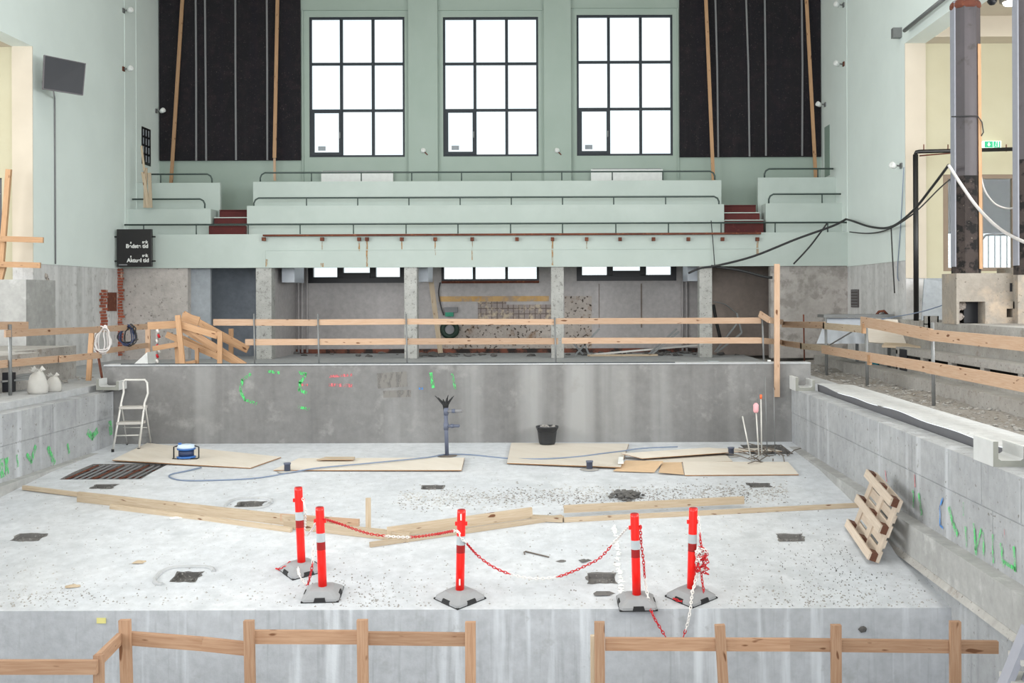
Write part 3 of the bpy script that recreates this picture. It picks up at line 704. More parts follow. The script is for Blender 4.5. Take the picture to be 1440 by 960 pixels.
for px in (176,192): a=PX(px,200,WL+.006); m.box((WL,a.y-.015,2.45),(WL+.012,a.y+.015,ZC))
struct(m,'conduit',M['greenlit'],wl)
m=MB(); a=PX(1191,200,WR-.006); m.box((WR-.012,a.y-.015,2.45),(WR,a.y+.015,ZC)); struct(m,'conduit',M['greenlit'],wr)
# louvred dark wall window near the gallery, left
ya=PX(199,200,WL).y; yb=PX(211,200,WL).y; za=PX(205,232,WL).z; zb=PX(205,180,WL).z
t=thing('dark_grille','tall narrow black grille on the left mint wall above the gallery','grille',(WL,(ya+yb)/2,za))
MB().box((WL,ya,za),(WL+.02,yb,zb)).build('frame',M['framedk'],t)
for k in range(3):
    for j in range(4):
        y=ya+(yb-ya)*(k+.3)/3.2; z=za+(zb-za)*(.08+.23*j); MB().box((WL+.02,y,z),(WL+.03,y+.05,z+.18)).build('louvre',M['bluegrey'],t)
m=MB(); 
ya=PX(1167,200,WR).y; yb=PX(1160,200,WR).y; za=PX(1165,247,WR).z; zb=PX(1165,176,WR).z
m.box((WR-.012,min(ya,yb),za),(WR,max(ya,yb),zb)); struct(m,'wall_niche_shade',concrete('niche_shade_green',(140,160,150),(132,152,142),bump=0),wr)  # darker green panel stands in for the shade in a niche opening
# planks leaning in the gallery, left
for i,((x0,y0),(x1,y1),l) in enumerate((((199,205),(203,240),'short pale plank on the gallery left end, topmost of the leaning bundle'),((205,236),(204,292),'pale plank leaning upright in the gallery corner, the broadest'),((201,242),(209,292),'pale plank leaning upright in the gallery corner, crossing its neighbour'),((210,243),(212,292),'pale plank leaning upright in the gallery corner, the rightmost'))):
    tag(MB().beam(P(x1,y1,29.0-.03*i),P(x0,y0,29.1-.03*i),.09 if i else .05,.03,(0,1,0)).build('leaning_plank',M['woodpale']),l,'plank','planks leaning in the gallery corner')
# scoreboard
a=P(164,375,28.2); b=P(213,322,28.2)
t=thing('scoreboard','black swimming time board with white lettering fixed at the gallery left end','board',((a.x+b.x)/2,28.2,a.z))
MB().box((a.x,28.2,a.z),(b.x,28.3,b.z)).build('board',M['sign'],t,bevel=.01)
for x in (a.x,b.x):
    for z in (a.z+.15,b.z-.2): MB().box((x-.08,28.22,z-.02),(x+.08,28.28,z+.02)).build('fixing_clip',M['black'],t)
def text(s, px, py, Y, size, mat, parent, name='lettering', bold=.004):
    cu=bpy.data.curves.new('t','FONT'); cu.body=s; cu.size=size; cu.extrude=.004; cu.offset=bold
    o=bpy.data.objects.new('t',cu); COL.objects.link(o); dg=bpy.context.evaluated_depsgraph_get()
    me=bpy.data.meshes.new_from_object(o.evaluated_get(dg)); bpy.data.objects.remove(o)
    q=bpy.data.objects.new(name,me); COL.objects.link(q); me.materials.clear(); me.materials.append(mat)
    q.parent=parent; pw=P(px,py,Y); q.rotation_euler=(math.pi/2,0,0); q.location=pw-parent.location; return q
text('Bedste tid',177,348.5,28.19,.145,M['lettering'],t); text('Aktuel tid',178.5,368.5,28.19,.145,M['lettering'],t)
text('sek',200,342,28.19,.11,M['lettering'],t); text('sek',200,361,28.19,.11,M['lettering'],t)
for x,y in ((184,341.5),(184,361)): q=P(x,y,28.19); MB().box((q.x-.012,28.185,q.z-.02),(q.x+.012,28.2,q.z+.03)).build('marker',M['lettering'],t)
q=P(167,372.5,28.19); MB().box((q.x,28.19,q.z-.012),(q.x+.22,28.2,q.z+.02)).build('maker_strip',M['strip'],t)
# bricks exposed in left wall
def bricks(px0,px1,py0,py1,Y,parent,name='exposed_bricks'):
    m=MB(); a=P(px0,py1,Y); b=P(px1,py0,Y); z=a.z
    while z<b.z:
        j=random.uniform(-.04,.04); m.box((a.x+j,Y-.03-random.random()*.03,z),(b.x+j,Y+.02,z+.062)); z+=.078
    return struct(m,name,M['brick'],parent)
XB=WL-.015
def bricks_x(px0,px1,py0,py1,parent):
    m=MB(); a=PX(px0,py1,XB); b=PX(px1,py0,XB); z=min(a.z,b.z); zt=max(a.z,b.z)
    while z<zt:
        j=random.uniform(-.06,.06); m.box((XB-.01,min(a.y,b.y)+j,z),(XB+.02+random.random()*.03,max(a.y,b.y)+j,z+.062)); z+=.078
    return struct(m,'wall_exposed_bricks',M['brick'])
bricks_x(141,149,407,462,wl); 
bricks(165,173,378,500,28.5,None,'wall_brick_edge')
a=PX(151,411,XB+.005); b=PX(163,437,XB+.005)
tag(MB().box((XB,a.y,b.z),(XB+.03,b.y,a.z)).build('rusty_plate',M['rust']),'square rust-brown metal plate set in the bare left wall below the scoreboard','plate')
m=MB()
for k in range(14):
    q=PX(62+random.uniform(0,7),388+k*6.5,XB+.01); m.blob((XB+.01,q.y,q.z),.09,(.4,1,1))
struct(m,'wall_broken_edge',M['rough'])
m=MB()
for k in range(7):
    q=PX(63,400+k*14,XB+.01); m.blob((XB+.03,q.y,q.z),.05,(.4,1.4,1))
struct(m,'wall_broken_holes',M['darkchips'])
# grille on bare right wall
a=PX(1198,407,WR+.01); b=PX(1208,432,WR+.01)
t=thing('vent_grille','small dark rectangular vent grille on the bare right wall','vent',(WR,a.y,b.z))
MB().box((WR-.02,min(a.y,b.y),b.z),(WR+.015,max(a.y,b.y),a.z)).build('frame',plain('vent_dark',(84,78,78),.7),t)
for k in range(6):
    z=b.z+(a.z-b.z)*(k+.5)/6; MB().box((WR-.03,min(a.y,b.y)+.03,z-.01),(WR-.02,max(a.y,b.y)-.03,z+.012)).build('slat',M['strip'],t)
# rod with bracket at the top of the right opening
t=thing('tension_rod','grey steel rod on a wall bracket running above the cream opening','rod',PX(1268,45,WR))
MB().tube([PX(1272,43,WR-.12),PX(1335,-8,WR-.12)],.045,8).build('rod',M['steel'],t); q=PX(1267,46,WR); MB().box((WR-.2,q.y-.08,q.z-.12),(WR,q.y+.08,q.z+.1)).build('wall_bracket',M['steel'],t)
# ================================================================ RIGHT NICHE
def scol(px0,px1,ytop,ybase,Y,label):
    X0,X1=P(px0,200,Y).x,P(px1,200,Y).x; w=X1-X0; cx=(X0+X1)/2; zt=min(7.25,P((px0+px1)/2,ytop,Y).z); zb=P((px0+px1)/2,ybase,Y).z
    t=thing('steel_column',label,'column',(cx,Y,zb),'steel columns of the side room')
    r=w/2; o=[(-1,-.45),(-.45,-1),(.45,-1),(1,-.45),(1,.45),(.45,1),(-.45,1),(-1,.45)]
    zm=zb+(zt-zb)*.36
    MB().prism([(cx+a*r,Y+b*r,zm) for a,b in o],(0,0,zt-zm)).build('shaft',M['steelcol'],t)
    MB().prism([(cx+a*r,Y+b*r,zb) for a,b in o],(0,0,zm-zb)).build('stripped_foot',M['tar'],t)
    MB().box((X0-.012,Y-r*.5,zb+.15),(X0+.05,Y+r*.4,zt)).build('edge_strip',M['colend'],t)
    MB().lathe([(r*1.05,0),(r*1.16,.04),(r*1.16,.1),(r*1.0,.16)],(cx,Y,zt-.14),20).build('collar',M['rust'],t)
    return t
t1=scol(1340,1376,4,386,20.3,'dark octagonal steel column with rusty collar standing free before the cream wall')
q0=P(1376.5,62,20.1); q1=P(1379,378,20.1)
MB().beam(q1,q0,.06,.05).build('timber_strip',M['woodwarm'],t1)
q=P(1358,163,20.8); MB().tube([P(1338,164,20.02),P(1375,163,20.02),P(1381,172,20.05),P(1383,186,20.05),P(1378,194,20.1)],.012,5).build('tie_wire',M['cable'],t1)
scol(1428,1466,-60,386,17.6,'dark steel column cut by the right picture edge')
# ceiling fittings
q=P(1424,12,21.5); t=thing('ceiling_lamp','round lit ceiling lamp between the two dark steel columns','lamp',(q.x,21.5,7.5))
MB().lathe([(.02,7.7),(.25,7.7),(.25,7.52),(.02,7.52)],(q.x,21.5,0),20).build('housing',M['lampbody'],t)
MB().lathe([(.0,7.515),(.19,7.515),(.17,7.47),(.0,7.46)],(q.x,21.5,0),20).build('diffuser',M['lampglow'],t)
q=P(1395,3,21.6); t=thing('dome_camera','small grey dome camera hanging from the side room ceiling','camera',(q.x,21.6,7.55))
MB().lathe([(.02,7.7),(.13,7.7),(.13,7.6),(.02,7.6)],(q.x,21.6,0),14).build('housing',M['steel'],t); MB().lathe([(.1,7.6),(.09,7.54),(.05,7.49),(.0,7.48)],(q.x,21.6,0),14).build('dome',M['screen'],t)
# exit sign
a=P(1383,208,YO-.2); b=P(1408,198,YO-.2)
t=thing('exit_sign','green emergency exit sign with white arrow and door figure, above the window','sign',((a.x+b.x)/2,YO-.2,a.z))
MB().box((a.x,YO-.2,a.z),(b.x,YO+.04,b.z)).build('sign_box',M['exitwhite'],t)
w=b.x-a.x; h=b.z-a.z; y=YO-.206
gf=MB().box((a.x+w*.06,y,a.z+h*.06),(a.x+w*.52,y+.003,b.z-h*.06)).box((a.x+w*.56,y,a.z+h*.06),(a.x+w*.94,y+.003,b.z-h*.06)).build('green_field',M['exitgreen'],t)
cx=a.x+w*.3; cz=a.z+h*.5; mb=MB(); mb.box((cx-.014,y-.004,cz-.01),(cx+.014,y-.001,cz+.04)); mb.prism([(cx-.036,y-.004,cz),(cx+.036,y-.004,cz),(cx,y-.004,cz-.045)],(0,.003,0)); mb.build('arrow',M['exitwhite'],gf)
cx=a.x+w*.7; mb=MB(); mb.beam((cx,y-.002,cz+.03),(cx-.01,y-.002,cz-.02),.003,.03,(0,1,0)); mb.lathe([(.0,-.012),(.014,0),(.0,.012)],(cx+.005,y-.002,cz+.048),8); mb.beam((cx-.01,y-.002,cz-.015),(cx-.035,y-.002,cz-.055),.003,.013,(0,1,0)); mb.beam((cx-.01,y-.002,cz-.015),(cx+.02,y-.002,cz-.055),.003,.013,(0,1,0)); mb.box((cx+.04,y-.004,cz-.055),(cx+.06,y-.001,cz+.06)); mb.build('running_figure',M['exitwhite'],gf)
# black pipe
t=thing('drain_pipe','black pipe rising from the terrace and turning right across the cream wall','pipe',P(1288,460,22.6))
A=P(1288.5,462,22.6); B=P(1287.5,217,22.6)
MB().tube([A,B],.055,10).build('vertical_pipe',M['pipe'],t)
MB().tube([B,B+Vector((.02,0,.05)),P(1293,213,22.6),P(1450,209,22.6)],.042,8).build('horizontal_pipe',M['pipe'],t)
MB().tube([P(1293,219,22.63),P(1340,215,22.63)],.015,6).build('copper_pipe',M['rust'],t)
for px in (1299,1333,1415): MB().tube([P(px,213,22.6),P(px,203,22.6)],.012,5).build('hanger',M['rust'],t)
# terraces
def XB_(lo,hi,mat,name,**k): return struct(MB().box(lo,hi),name,mat,**k)
XB_((6.6,3,-.3),(6.99,27.4,.10),M['oldconc'],'terrace_kerb')
ter=XB_((6.99,3,-.2),(7.05,22.0,.29),M['oldconc'],'terrace_riser')
m=MB(); m.box((6.99,3,.42),(7.22,22.0,.56)); 
y=22.0
for k in range(13):
    m.box((7.0,y-.16,.25),(7.1,y,.43)); y-=1.45
m.box((6.99,21.9,-.2),(7.5,22.0,.5)); struct(m,'riser_beam',M['oldconc'],ter)
struct(MB().box((7.47,3,-.2),(7.49,21.9,.42)),'terrace_slot_shade',M['black'],ter)  # black backing sheet imitates the shade inside the riser slots
XB_((7.2,3,.42),(7.52,22.0,.53),M['oldconc'],'terrace_tread')
XB_((7.5,3,.4),(8.1,YO,1.08),M['oldconc'],'terrace_upper_riser')
XB_((8.1,3,.4),(13.5,YO,1.085),M['rubbleground'],'terrace_upper_floor')
m=MB(); m.box((6.98,21.3,.1),(7.01,21.75,.53)); struct(m,'terrace_opening_shade',M['screen'],ter)  # flat near-black panel painted as the shade of an opening
# gaps behind beam are open, darkened by a black backing; loose blocks on tread
for k in range(26):
    pass
# block carrying the column
m=MB(); Yb=19.95
def zb_(py,px=1380,Y=Yb): return P(px,py,Y).z
def xb_(px,Y=Yb): return P(px,420,Y).x
m.box((xb_(1345),Yb,zb_(424)),(xb_(1425),Yb+.75,zb_(384)))
m.box((xb_(1345),Yb,1.07),(xb_(1349),Yb+.75,zb_(424)))
m.box((xb_(1384),Yb-.05,1.07),(xb_(1414),Yb+.75,zb_(424)))
m.box((xb_(1414),Yb-.05,1.07),(xb_(1425),Yb+.75,zb_(446))); m.box((xb_(1423),Yb-.05,zb_(446)),(xb_(1425),Yb+.75,zb_(424))) ; m.box((xb_(1414),Yb-.05,zb_(434)),(xb_(1425),Yb+.75,zb_(424)))
m.box((xb_(1425),Yb-.2,1.07),(xb_(1437),Yb+.75,zb_(376,1430)))
m.box((xb_(1349),Yb+.5,1.07),(xb_(1425),Yb+.75,zb_(424)))
struct(m,'column_plinth',M['plinth'])
struct(MB().box((xb_(1420),Yb-.004,zb_(410)),(xb_(1423.5),Yb,zb_(398))),'plinth_slot_shade',M['screen'])  # thin black panel imitates the shaded depth of a slot
struct(MB().box((xb_(1364),Yb+.3,1.09),(xb_(1384),Yb+.5,zb_(424)-.005)),'plinth_void_shade',M['screen'])  # black box put inside to imitate the dark interior
m=MB()
for k in range(9): m.blob((xb_(1353+random.random()*9),Yb+.3,1.17+random.random()*.3),.11)
tag(m.build('rubble_pile',M['rough'],None),'brown broken masonry lying inside the opening under the dark steel column','rubble',None,'stuff')
m=MB().box((xb_(1437),Yb-.1,1.07),(xb_(1470),Yb+.8,zb_(385,1440))); struct(m,'terrace_end_wall',M['rough'])
# leaning pale board and black gap
tag(MB().prism([P(1296,455,22.9),P(1334,455,22.9),P(1343,398,23.4),P(1300,392,23.4)],(0,.05,0)).build('plaster_board',M['bluegrey']),'pale grey sheet leaning on the wall behind the black pipe','board')
# blocks on the upper riser line
for i,(px,py,w,h,l) in enumerate(((1306,462,.2,.35,'brown hollow block standing upright on the terrace edge left of the plinth'),(1318,464,.18,.3,'brown hollow block beside a steel fence rod on the terrace'))):
    q=P(px,py,21.2); t=thing('hollow_block',l,'block',(q.x,21.2,q.z-.1)); mb=MB(); z0=q.z-.1
    mb.box((q.x,21.2,z0),(q.x+w,21.25,z0+h)).box((q.x,21.2,z0),(q.x+.03,21.5,z0+h)).box((q.x+w-.03,21.2,z0),(q.x+w,21.5,z0+h)).box((q.x,21.2,z0+h*.5),(q.x+w,21.5,z0+h*.56)).box((q.x,21.46,z0),(q.x+w,21.5,z0+h)); mb.build('shell',M['oldconc'],t)
# covered work table in the far right corner
Yt=24.2
t=thing('covered_table','long table draped with pale plastic sheeting behind the right guard rail','table',P(1205,485,Yt))
a=P(1157,444,Yt); b=P(1256,444,Yt)
MB().box((a.x,Yt-.1,a.z-.04),(b.x,Yt+.5,a.z+.03)).build('table_top',M['steel'],t)
mb=MB(); n=24; tp=[P(1160+i*94/n,447,Yt) for i in range(n+1)]; bt=[P(1149+i*134/n,483,Yt-.55) for i in range(n+1)]
for i in range(n+1):
    for s_ in range(5):
        f=s_/4; p=tp[i].lerp(bt[i],f); p.y+=.07*math.sin(i*2.1+f)*f-.05*math.sin(f*3); mb.v.append(tuple(p))
for i in range(n):
    for s_ in range(4): mb.face([i*5+s_,i*5+s_+1,(i+1)*5+s_+1,(i+1)*5+s_],None,True)
mb.build('plastic_sheet',M['tarp'],t)
for px in (1162,1205,1250): q=P(px,447,Yt+.3); MB().box((q.x-.03,Yt+.27,-.15),(q.x+.03,Yt+.33,q.z)).build('leg',M['steel'],t)
q=P(1240,440,Yt+.3); t=thing('scrap_bundle','small curved grey scrap lying on the covered table','scrap',q)
MB().tube([P(1232,443,Yt+.3),P(1236,438,Yt+.3),P(1243,437,Yt+.3),P(1248,442,Yt+.3)],.03,6).build('curved_piece',M['rust'],t); MB().tube([P(1236,443,Yt+.35),P(1241,440,Yt+.35),P(1249,442,Yt+.35)],.02,6).build('offcut',M['steel'],t)
# big sheet lying at the fence
tag(MB().prism([P(1222,481,22.9),P(1275,484,22.9),P(1262,449,23.3),P(1216,447,23.3)],(0,.03,-.02)).build('large_sheet',M['ply']),'pale sheet leaning just behind the split timber rail of the right fence','sheet')
tag(MB().prism([P(1240,485,22),P(1300,487,22),P(1292,483,23),P(1245,481,23)],(0,0,-.05)).build('loose_board',M['woodpale']),'loose narrow board lying on the terrace beam behind the right fence','board')
# blue bucket crate on the right deck
q=PZ(1221,521,-.1); t=thing('teal_crate','open teal plastic crate on the rubble below the right guard rail','crate',(q.x,q.y,-.1))
x0,x1,y0,y1,z1=q.x-.16,q.x+.22,q.y-.12,q.y+.12,.09
for a_,b_ in (((x0,y0,z1-.05),(x1,y0+.02,z1)),((x0,y0,-.1),(x1,y0+.02,-.06)),((x0,y1-.02,-.1),(x1,y1,z1)),((x0,y0,-.1),(x0+.04,y1,z1)),((x1-.04,y0,-.1),(x1,y1,z1)),((x0,y0,-.1),(x1,y1,-.08))): MB().box(a_,b_).build('side',M['teal'],t)
MB().box((q.x,y0+.03,-.08),(q.x+.14,y1-.03,.06)).build('white_liner',M['white'],t)
# U shaped gutter blocks
def ublock(x0,x1,y0,y1,z0,h,tw,label):
    t=thing('channel_block',label,'concrete channel',((x0+x1)/2,y0,z0),'white channel blocks on the pool walls')
    MB().prism([(x0,y0,z0),(x1,y0,z0),(x1,y0,z0+h*.8),(x1-tw,y0,z0+h*.8),(x1-tw,y0,z0+.08),(x1-tw-.03,y0,z0+.06),(x0+tw+.03,y0,z0+.06),(x0+tw,y0,z0+.08),(x0+tw,y0,z0+h),(x0,y0,z0+h)],(0,y1-y0,0)).build('channel',M['chan'],t)
    MB().prism([(x0,y0-.004,z0),(x1,y0-.004,z0),(x1,y0-.004,z0+h*.8),(x1-tw,y0-.004,z0+h*.8),(x1-tw,y0-.004,z0+.08),(x1-tw-.03,y0-.004,z0+.06),(x0+tw+.03,y0-.004,z0+.06),(x0+tw,y0-.004,z0+.08),(x0+tw,y0-.004,z0+h),(x0,y0-.004,z0+h)],(0,.003,0)).build('sawn_end',M['chanend'],t)
ublock(4.31,4.66,10.55,11.05,-.09,.25,.05,'white U-shaped channel block on the right pool wall, nearest the camera')
ublock(4.27,4.62,19.1,19.6,-.09,.24,.05,'white U-shaped channel block in the far right pool corner')
ublock(-8.34,-7.93,19.3,19.66,-.05,.2,.05,'white U-shaped channel block in the far left pool corner beside the stepladder')
# ================================================================ GUARD RAILS
def board(mb_pts, w, h, mat, t, name='rail', up=(0,0,1)):
    mb=MB()
    for a,b in zip(mb_pts,mb_pts[1:]): mb.beam(a,b,w,h,up)
    return mb.build(name,mat,t)
Yn=F/165
# near guard rail, left piece
t=thing('guard_rail','near timber guard rail piece with corner, on the left in the foreground','guard rail',(-2.4,Yn,-2.25),'near timber guard rails')
def post(px,pyt,Y,w,t,mat,lean=0,zb=-2.25,name='post',d=.05):
    a=P(px,pyt,Y); b=Vector((a.x+lean,Y,zb)); return MB().beam(b,a,w,d,(0,1,0)).build(name,mat,t)
post(175.5,871,Yn,.092,t,M['woodfront'],.03); post(350,872,Yn,.085,t,M['woodfront'],.02); post(509.5,871,Yn,.09,t,M['woodfront'],.01); post(661.5,874,Yn,.088,t,M['woodfront'])
Yr=Yn+.05
board([P(183,897,Yr),P(285,905,Yr),P(345,911.5,Yr)],.045,.112,M['woodfront'],t)
board([P(357,895,Yr),P(503,895.5,Yr)],.045,.112,M['woodfront'],t)
board([P(515,897,Yr),P(655,898.5,Yr)],.045,.108,M['woodfront'],t)
Yc=Yn-.85
post(139,920,Yc,.07,t,M['woodfront'],.0); board([P(-30,937.5,Yc-.05),P(137,937.5,Yc-.05)],.045,.105,M['woodfront'],t)
board([P(138,928,Yc),P(168,898,Yn)],.04,.1,M['woodfront'],t)
t=thing('guard_rail','near timber guard rail piece with four posts, on the right in the foreground','guard rail',(2.0,Yn,-2.25),'near timber guard rails')
post(843,874,Yn,.088,t,M['woodfront']); post(1012,878,Yn,.085,t,M['woodfront'],.06); post(1175.5,878,Yn,.085,t,M['woodfront']); post(1343,873,Yn,.088,t,M['woodfront'])
post(833.5,893,Yn+.12,.04,t,M['woodpale'])
board([P(851,905,Yr),P(1110,906,Yr)],.045,.105,M['woodfront'],t); board([P(1110,906,Yr),P(1403,909.5,Yr)],.045,.105,M['woodfront'],t)
# chute / ladder at the bottom right corner
t=thing('metal_ladder','blue-grey metal ladder stringer leaning at the bottom right corner','ladder',(3.4,7.6,-2.25))
s0=P(1408,975,8.3); s1=P(1446,882,8.3)
MB().beam(s0,s1,.05,.14,(0,1,0)).build('stringer',M['colend'],t)
MB().beam(P(1440,975,8.2),P(1478,882,8.2),.05,.14,(0,1,0)).build('stringer',M['colend'],t)
for px,py in ((1433,930),(1420,960)): a=P(px,py,8.25); MB().box((a.x,8.2,a.z-.02),(a.x+.35,8.45,a.z+.02)).build('tread',M['alu'],t)
# far guard rail
Yf=F/70
t=thing('guard_rail','long two-rail timber guard rail along the far pool edge under the gallery','guard rail',(0,Yf,-.03))
board([P(300,453,Yf),P(445,453.5,Yf)],.03,.13,M['wood'],t); board([P(445,453,Yf),P(570,452,Yf),P(782,452.5,Yf)],.03,.115,M['wood'],t); board([P(782,451.5,Yf),P(1070,450.5,Yf)],.03,.12,M['wood'],t)
board([P(345,481,Yf),P(575,480,Yf)],.03,.125,M['wood'],t); board([P(575,480,Yf),P(785,479.5,Yf)],.03,.125,M['wood'],t); board([P(790,479,Yf),P(1072,478.5,Yf)],.03,.12,M['wood'],t)
for px in (357,447,571,621 if False else 780,1072): MB().tube([P(px,446 if px>600 else 441,Yf-.03),(P(px,446,Yf).x+.03,Yf-.03,-.03)],.018,6).build('steel_rod',M['steel'],t)
for px,l in ((384,'leftmost of the timber blocks on the far pool edge'),(550,'timber block on the far pool edge left of the second concrete column'),(806,'timber block on the far pool edge right of the third concrete column'),(978,'timber block on the far pool edge before the rightmost concrete column')):
    a=P(px,500,Yf+2.2); tag(MB().box((a.x-.26,Yf+2.1,-.03),(a.x+.26,Yf+2.5,.13)).build('timber_block',M['woodwarm']),l,'timber block','timber blocks on the far deck')
q=P(1003,500,Yf+2); t=thing('white_box','small white box beside a timber block on the far pool edge','box',(q.x,Yf+2,-.03)); MB().box((q.x-.18,Yf+1.9,-.03),(q.x+.16,Yf+2.2,.17)).build('box_body',M['white'],t); MB().box((q.x-.1,Yf+1.89,.17),(q.x+.12,Yf+2.21,.19)).build('lid',M['silver'],t)
# timber stile hung on the far wall corner
tag(MB().beam(P(1092.5,558,YF-.04),P(1092.5,371,YF-.04),.1,.04,(0,1,0)).build('timber_stile',M['wood']),'tall upright pale plank fixed at the far right pool corner','plank')
# right guard rail
t=thing('guard_rail','long timber guard rail with steel posts running along the right deck','guard rail',(6.1,15,-.15))
XR=5.8
def R(px,py,X=XR): return PX(px,py,X)
board([P(1068,441,Yf),P(1082,450,Yf-.2),R(1101,453)],.03,.12,M['wood'],t)
board([R(1100,456),R(1160,457)],.03,.15,M['wood'],t); board([R(1158,458),R(1215,463)],.03,.14,M['woodpale'],t)
board([R(1211,452,5.75),R(1240,457,5.75),R(1275,464,5.75),R(1311,471,5.75)],.03,.19,M['wood'],t); board([R(1308,471,5.73),R(1440,484,5.73),R(1475,487,5.73),R(1475,487,5.73)+Vector((0,-4.5,.02))],.03,.17,M['wood'],t)
board([P(1073,479,Yf),R(1100,481)],.03,.12,M['wood'],t)
board([R(1099,482),R(1128,486)],.03,.14,M['wood'],t); board([R(1126,486.5),R(1167,490)],.03,.14,M['woodpale'],t); board([R(1156,491,5.75),R(1228,503,5.75),R(1305,516,5.75)],.03,.17,M['wood'],t); board([R(1303,516,5.72),R(1380,530,5.72),R(1440,541,5.72),R(1475,547,5.72),R(1475,547,5.72)+Vector((0,-4.5,.02))],.03,.18,M['wood'],t)
for px,y0,y1,r,mt in ((1130,442,508,.018,'rust'),(1161,446,532,.03,'steel'),(1218,456,548,.032,'steel'),(1311,453,574,.03,'steel')):
    a=R(px,y0,XR+.06); MB().tube([a,(a.x+.02,a.y,-.16)],r,8).build('steel_post',M[mt],t)
for yy in (11.6,8.4): MB().tube([(5.86,yy,1.15),(5.86,yy,-.16)],.03,8).build('steel_post',M['steel'],t)
for px,y in ((1217,462),(1225,506)): a=R(px,y,XR-.03); MB().box((a.x-.06,a.y-.05,a.z-.09),(a.x-.0,a.y+.05,a.z+.09)).build('end_block',M['woodwarm'],t)
# left guard rail
t=thing('guard_rail','timber guard rail with steel posts running along the left deck','guard rail',(-9.1,20,0))
XL=-9.05
L=lambda px,py,X=XL: PX(px,py,X)
board([L(-20,458)+Vector((0,-4.5,0)),L(-20,458),L(39,457.5)],.03,.13,M['wood'],t); board([L(7,469,-9.0),L(70,466,-9.0),L(137,463.5,-9.0)],.03,.12,M['wood'],t); board([L(135,463,-9.02),L(207,459,-9.02)],.03,.12,M['wood'],t)
board([L(-20,514)+Vector((0,-4.5,0)),L(-20,514),L(88,504)],.03,.125,M['wood'],t); board([L(84,505,-9.0),L(142,499,-9.0)],.03,.12,M['wood'],t); board([L(150,493),L(209,485)],.03,.11,M['wood'],t)
MB().tube([(-9.0,14,1.15),(-9.0,14,.02)],.03,8).build('steel_post',M['steel'],t)
a=L(14,456,XL+.04); MB().tube([a,(a.x,a.y,.02)],.03,8).build('steel_post',M['steel'],t)
a=L(129,466); b=L(124.5,535); MB().beam(b,a,.09,.05,(0,1,0)).build('timber_post',M['woodwarm'],t)
a=L(208,455); b=Vector((a.x,a.y,0)); MB().beam(b,a,.1,.05,(0,1,0)).build('timber_post',M['wood'],t)
a=L(140,470); MB().beam((a.x+.05,a.y,0.02),(a.x-.1,a.y,a.z),.03,.05,(0,1,0)).build('brace',M['rust'],t)
# coils of cable on the left rail
for px,py,h,mt,l in ((145,458,.55,'wcable','pale grey cable coil hung over the left guard rail'),(183,456,.45,'cable','dark cable coil hung over the left guard rail')):
    q=L(px,py,-8.95); t=thing('cable_coil',l,'cable coil',(q.x,q.y,q.z-h),'cable coils on the guard rail')
    for k in range(7):
        w=.1+.02*k; ph=random.uniform(-.05,.05); pts=[]
        for j in range(17):
            a=2*math.pi*j/16; pts.append((q.x+ph+w*math.sin(a)*.9*(1-.3*math.cos(a)), q.y-.06-.02*(k%4)+(.1 if math.cos(a)>.6 else 0), q.z-h*.5+(h*.52-k*.015)*math.cos(a)))
        MB().tube(pts,.014,5,False).build('loop',M[mt] if not(mt=='cable' and k%2) else M['dkblue'],t)
# timber stair frame at far left
t=thing('timber_trestle','collapsed-looking pine stair frame of posts and sloping rails behind the far pool wall','timber frame',P(280,512,22))
W=M['woodwarm']
for a,b,Y,w in (((250,443),(257,513),21.0,.1),((248,470),(250,513),21.6,.08),((277,489),(277,512),21.4,.07),((309.5,466),(309,513),21.0,.09),((325,462),(325,500),22.2,.09),((252,512),(275,508),21.3,.06)):
    MB().beam(P(b[0],b[1],Y),P(a[0],a[1],Y),w,.05,(0,1,0)).build('post' if abs(a[0]-b[0])<12 else 'foot_board',W,t)
for a,b,Y,h in (((216,447),(252,456),21.1,.0),((208,458),(250,456),21.15,.15),((256,445),(280,452),21.2,.18),((258,441),(349,491),21.9,.13),((253,456),(306,472),21.05,.13),((257,462),(306,492),21.3,.12),((234,470),(310,503),21.5,.12),((260,460),(345,513),21.1,.1),((300,470),(348,493),22.1,.1),((215,490),(250,484),21.5,.1),((256,474),(335,512),21.7,.08)):
    if h: MB().beam(P(a[0],a[1],Y),P(b[0],b[1],Y),.04,h).build('sloping_rail',W,t)
t=thing('warning_chain_post','slim post wrapped in red and white chain beside the timber frame','post',P(221,511,21.8))
MB().tube([P(221,511,21.8),P(221,462,21.8)],.03,6).build('post',M['oldconc'],t)
for k in range(7): q=P(221+1.5*math.sin(k*2),463+k*7,21.74); MB().tube([q,q+Vector((.03,0,-.07))],.025,5).build('chain_link',M['chainred'] if k%2 else M['chainwhite'],t)
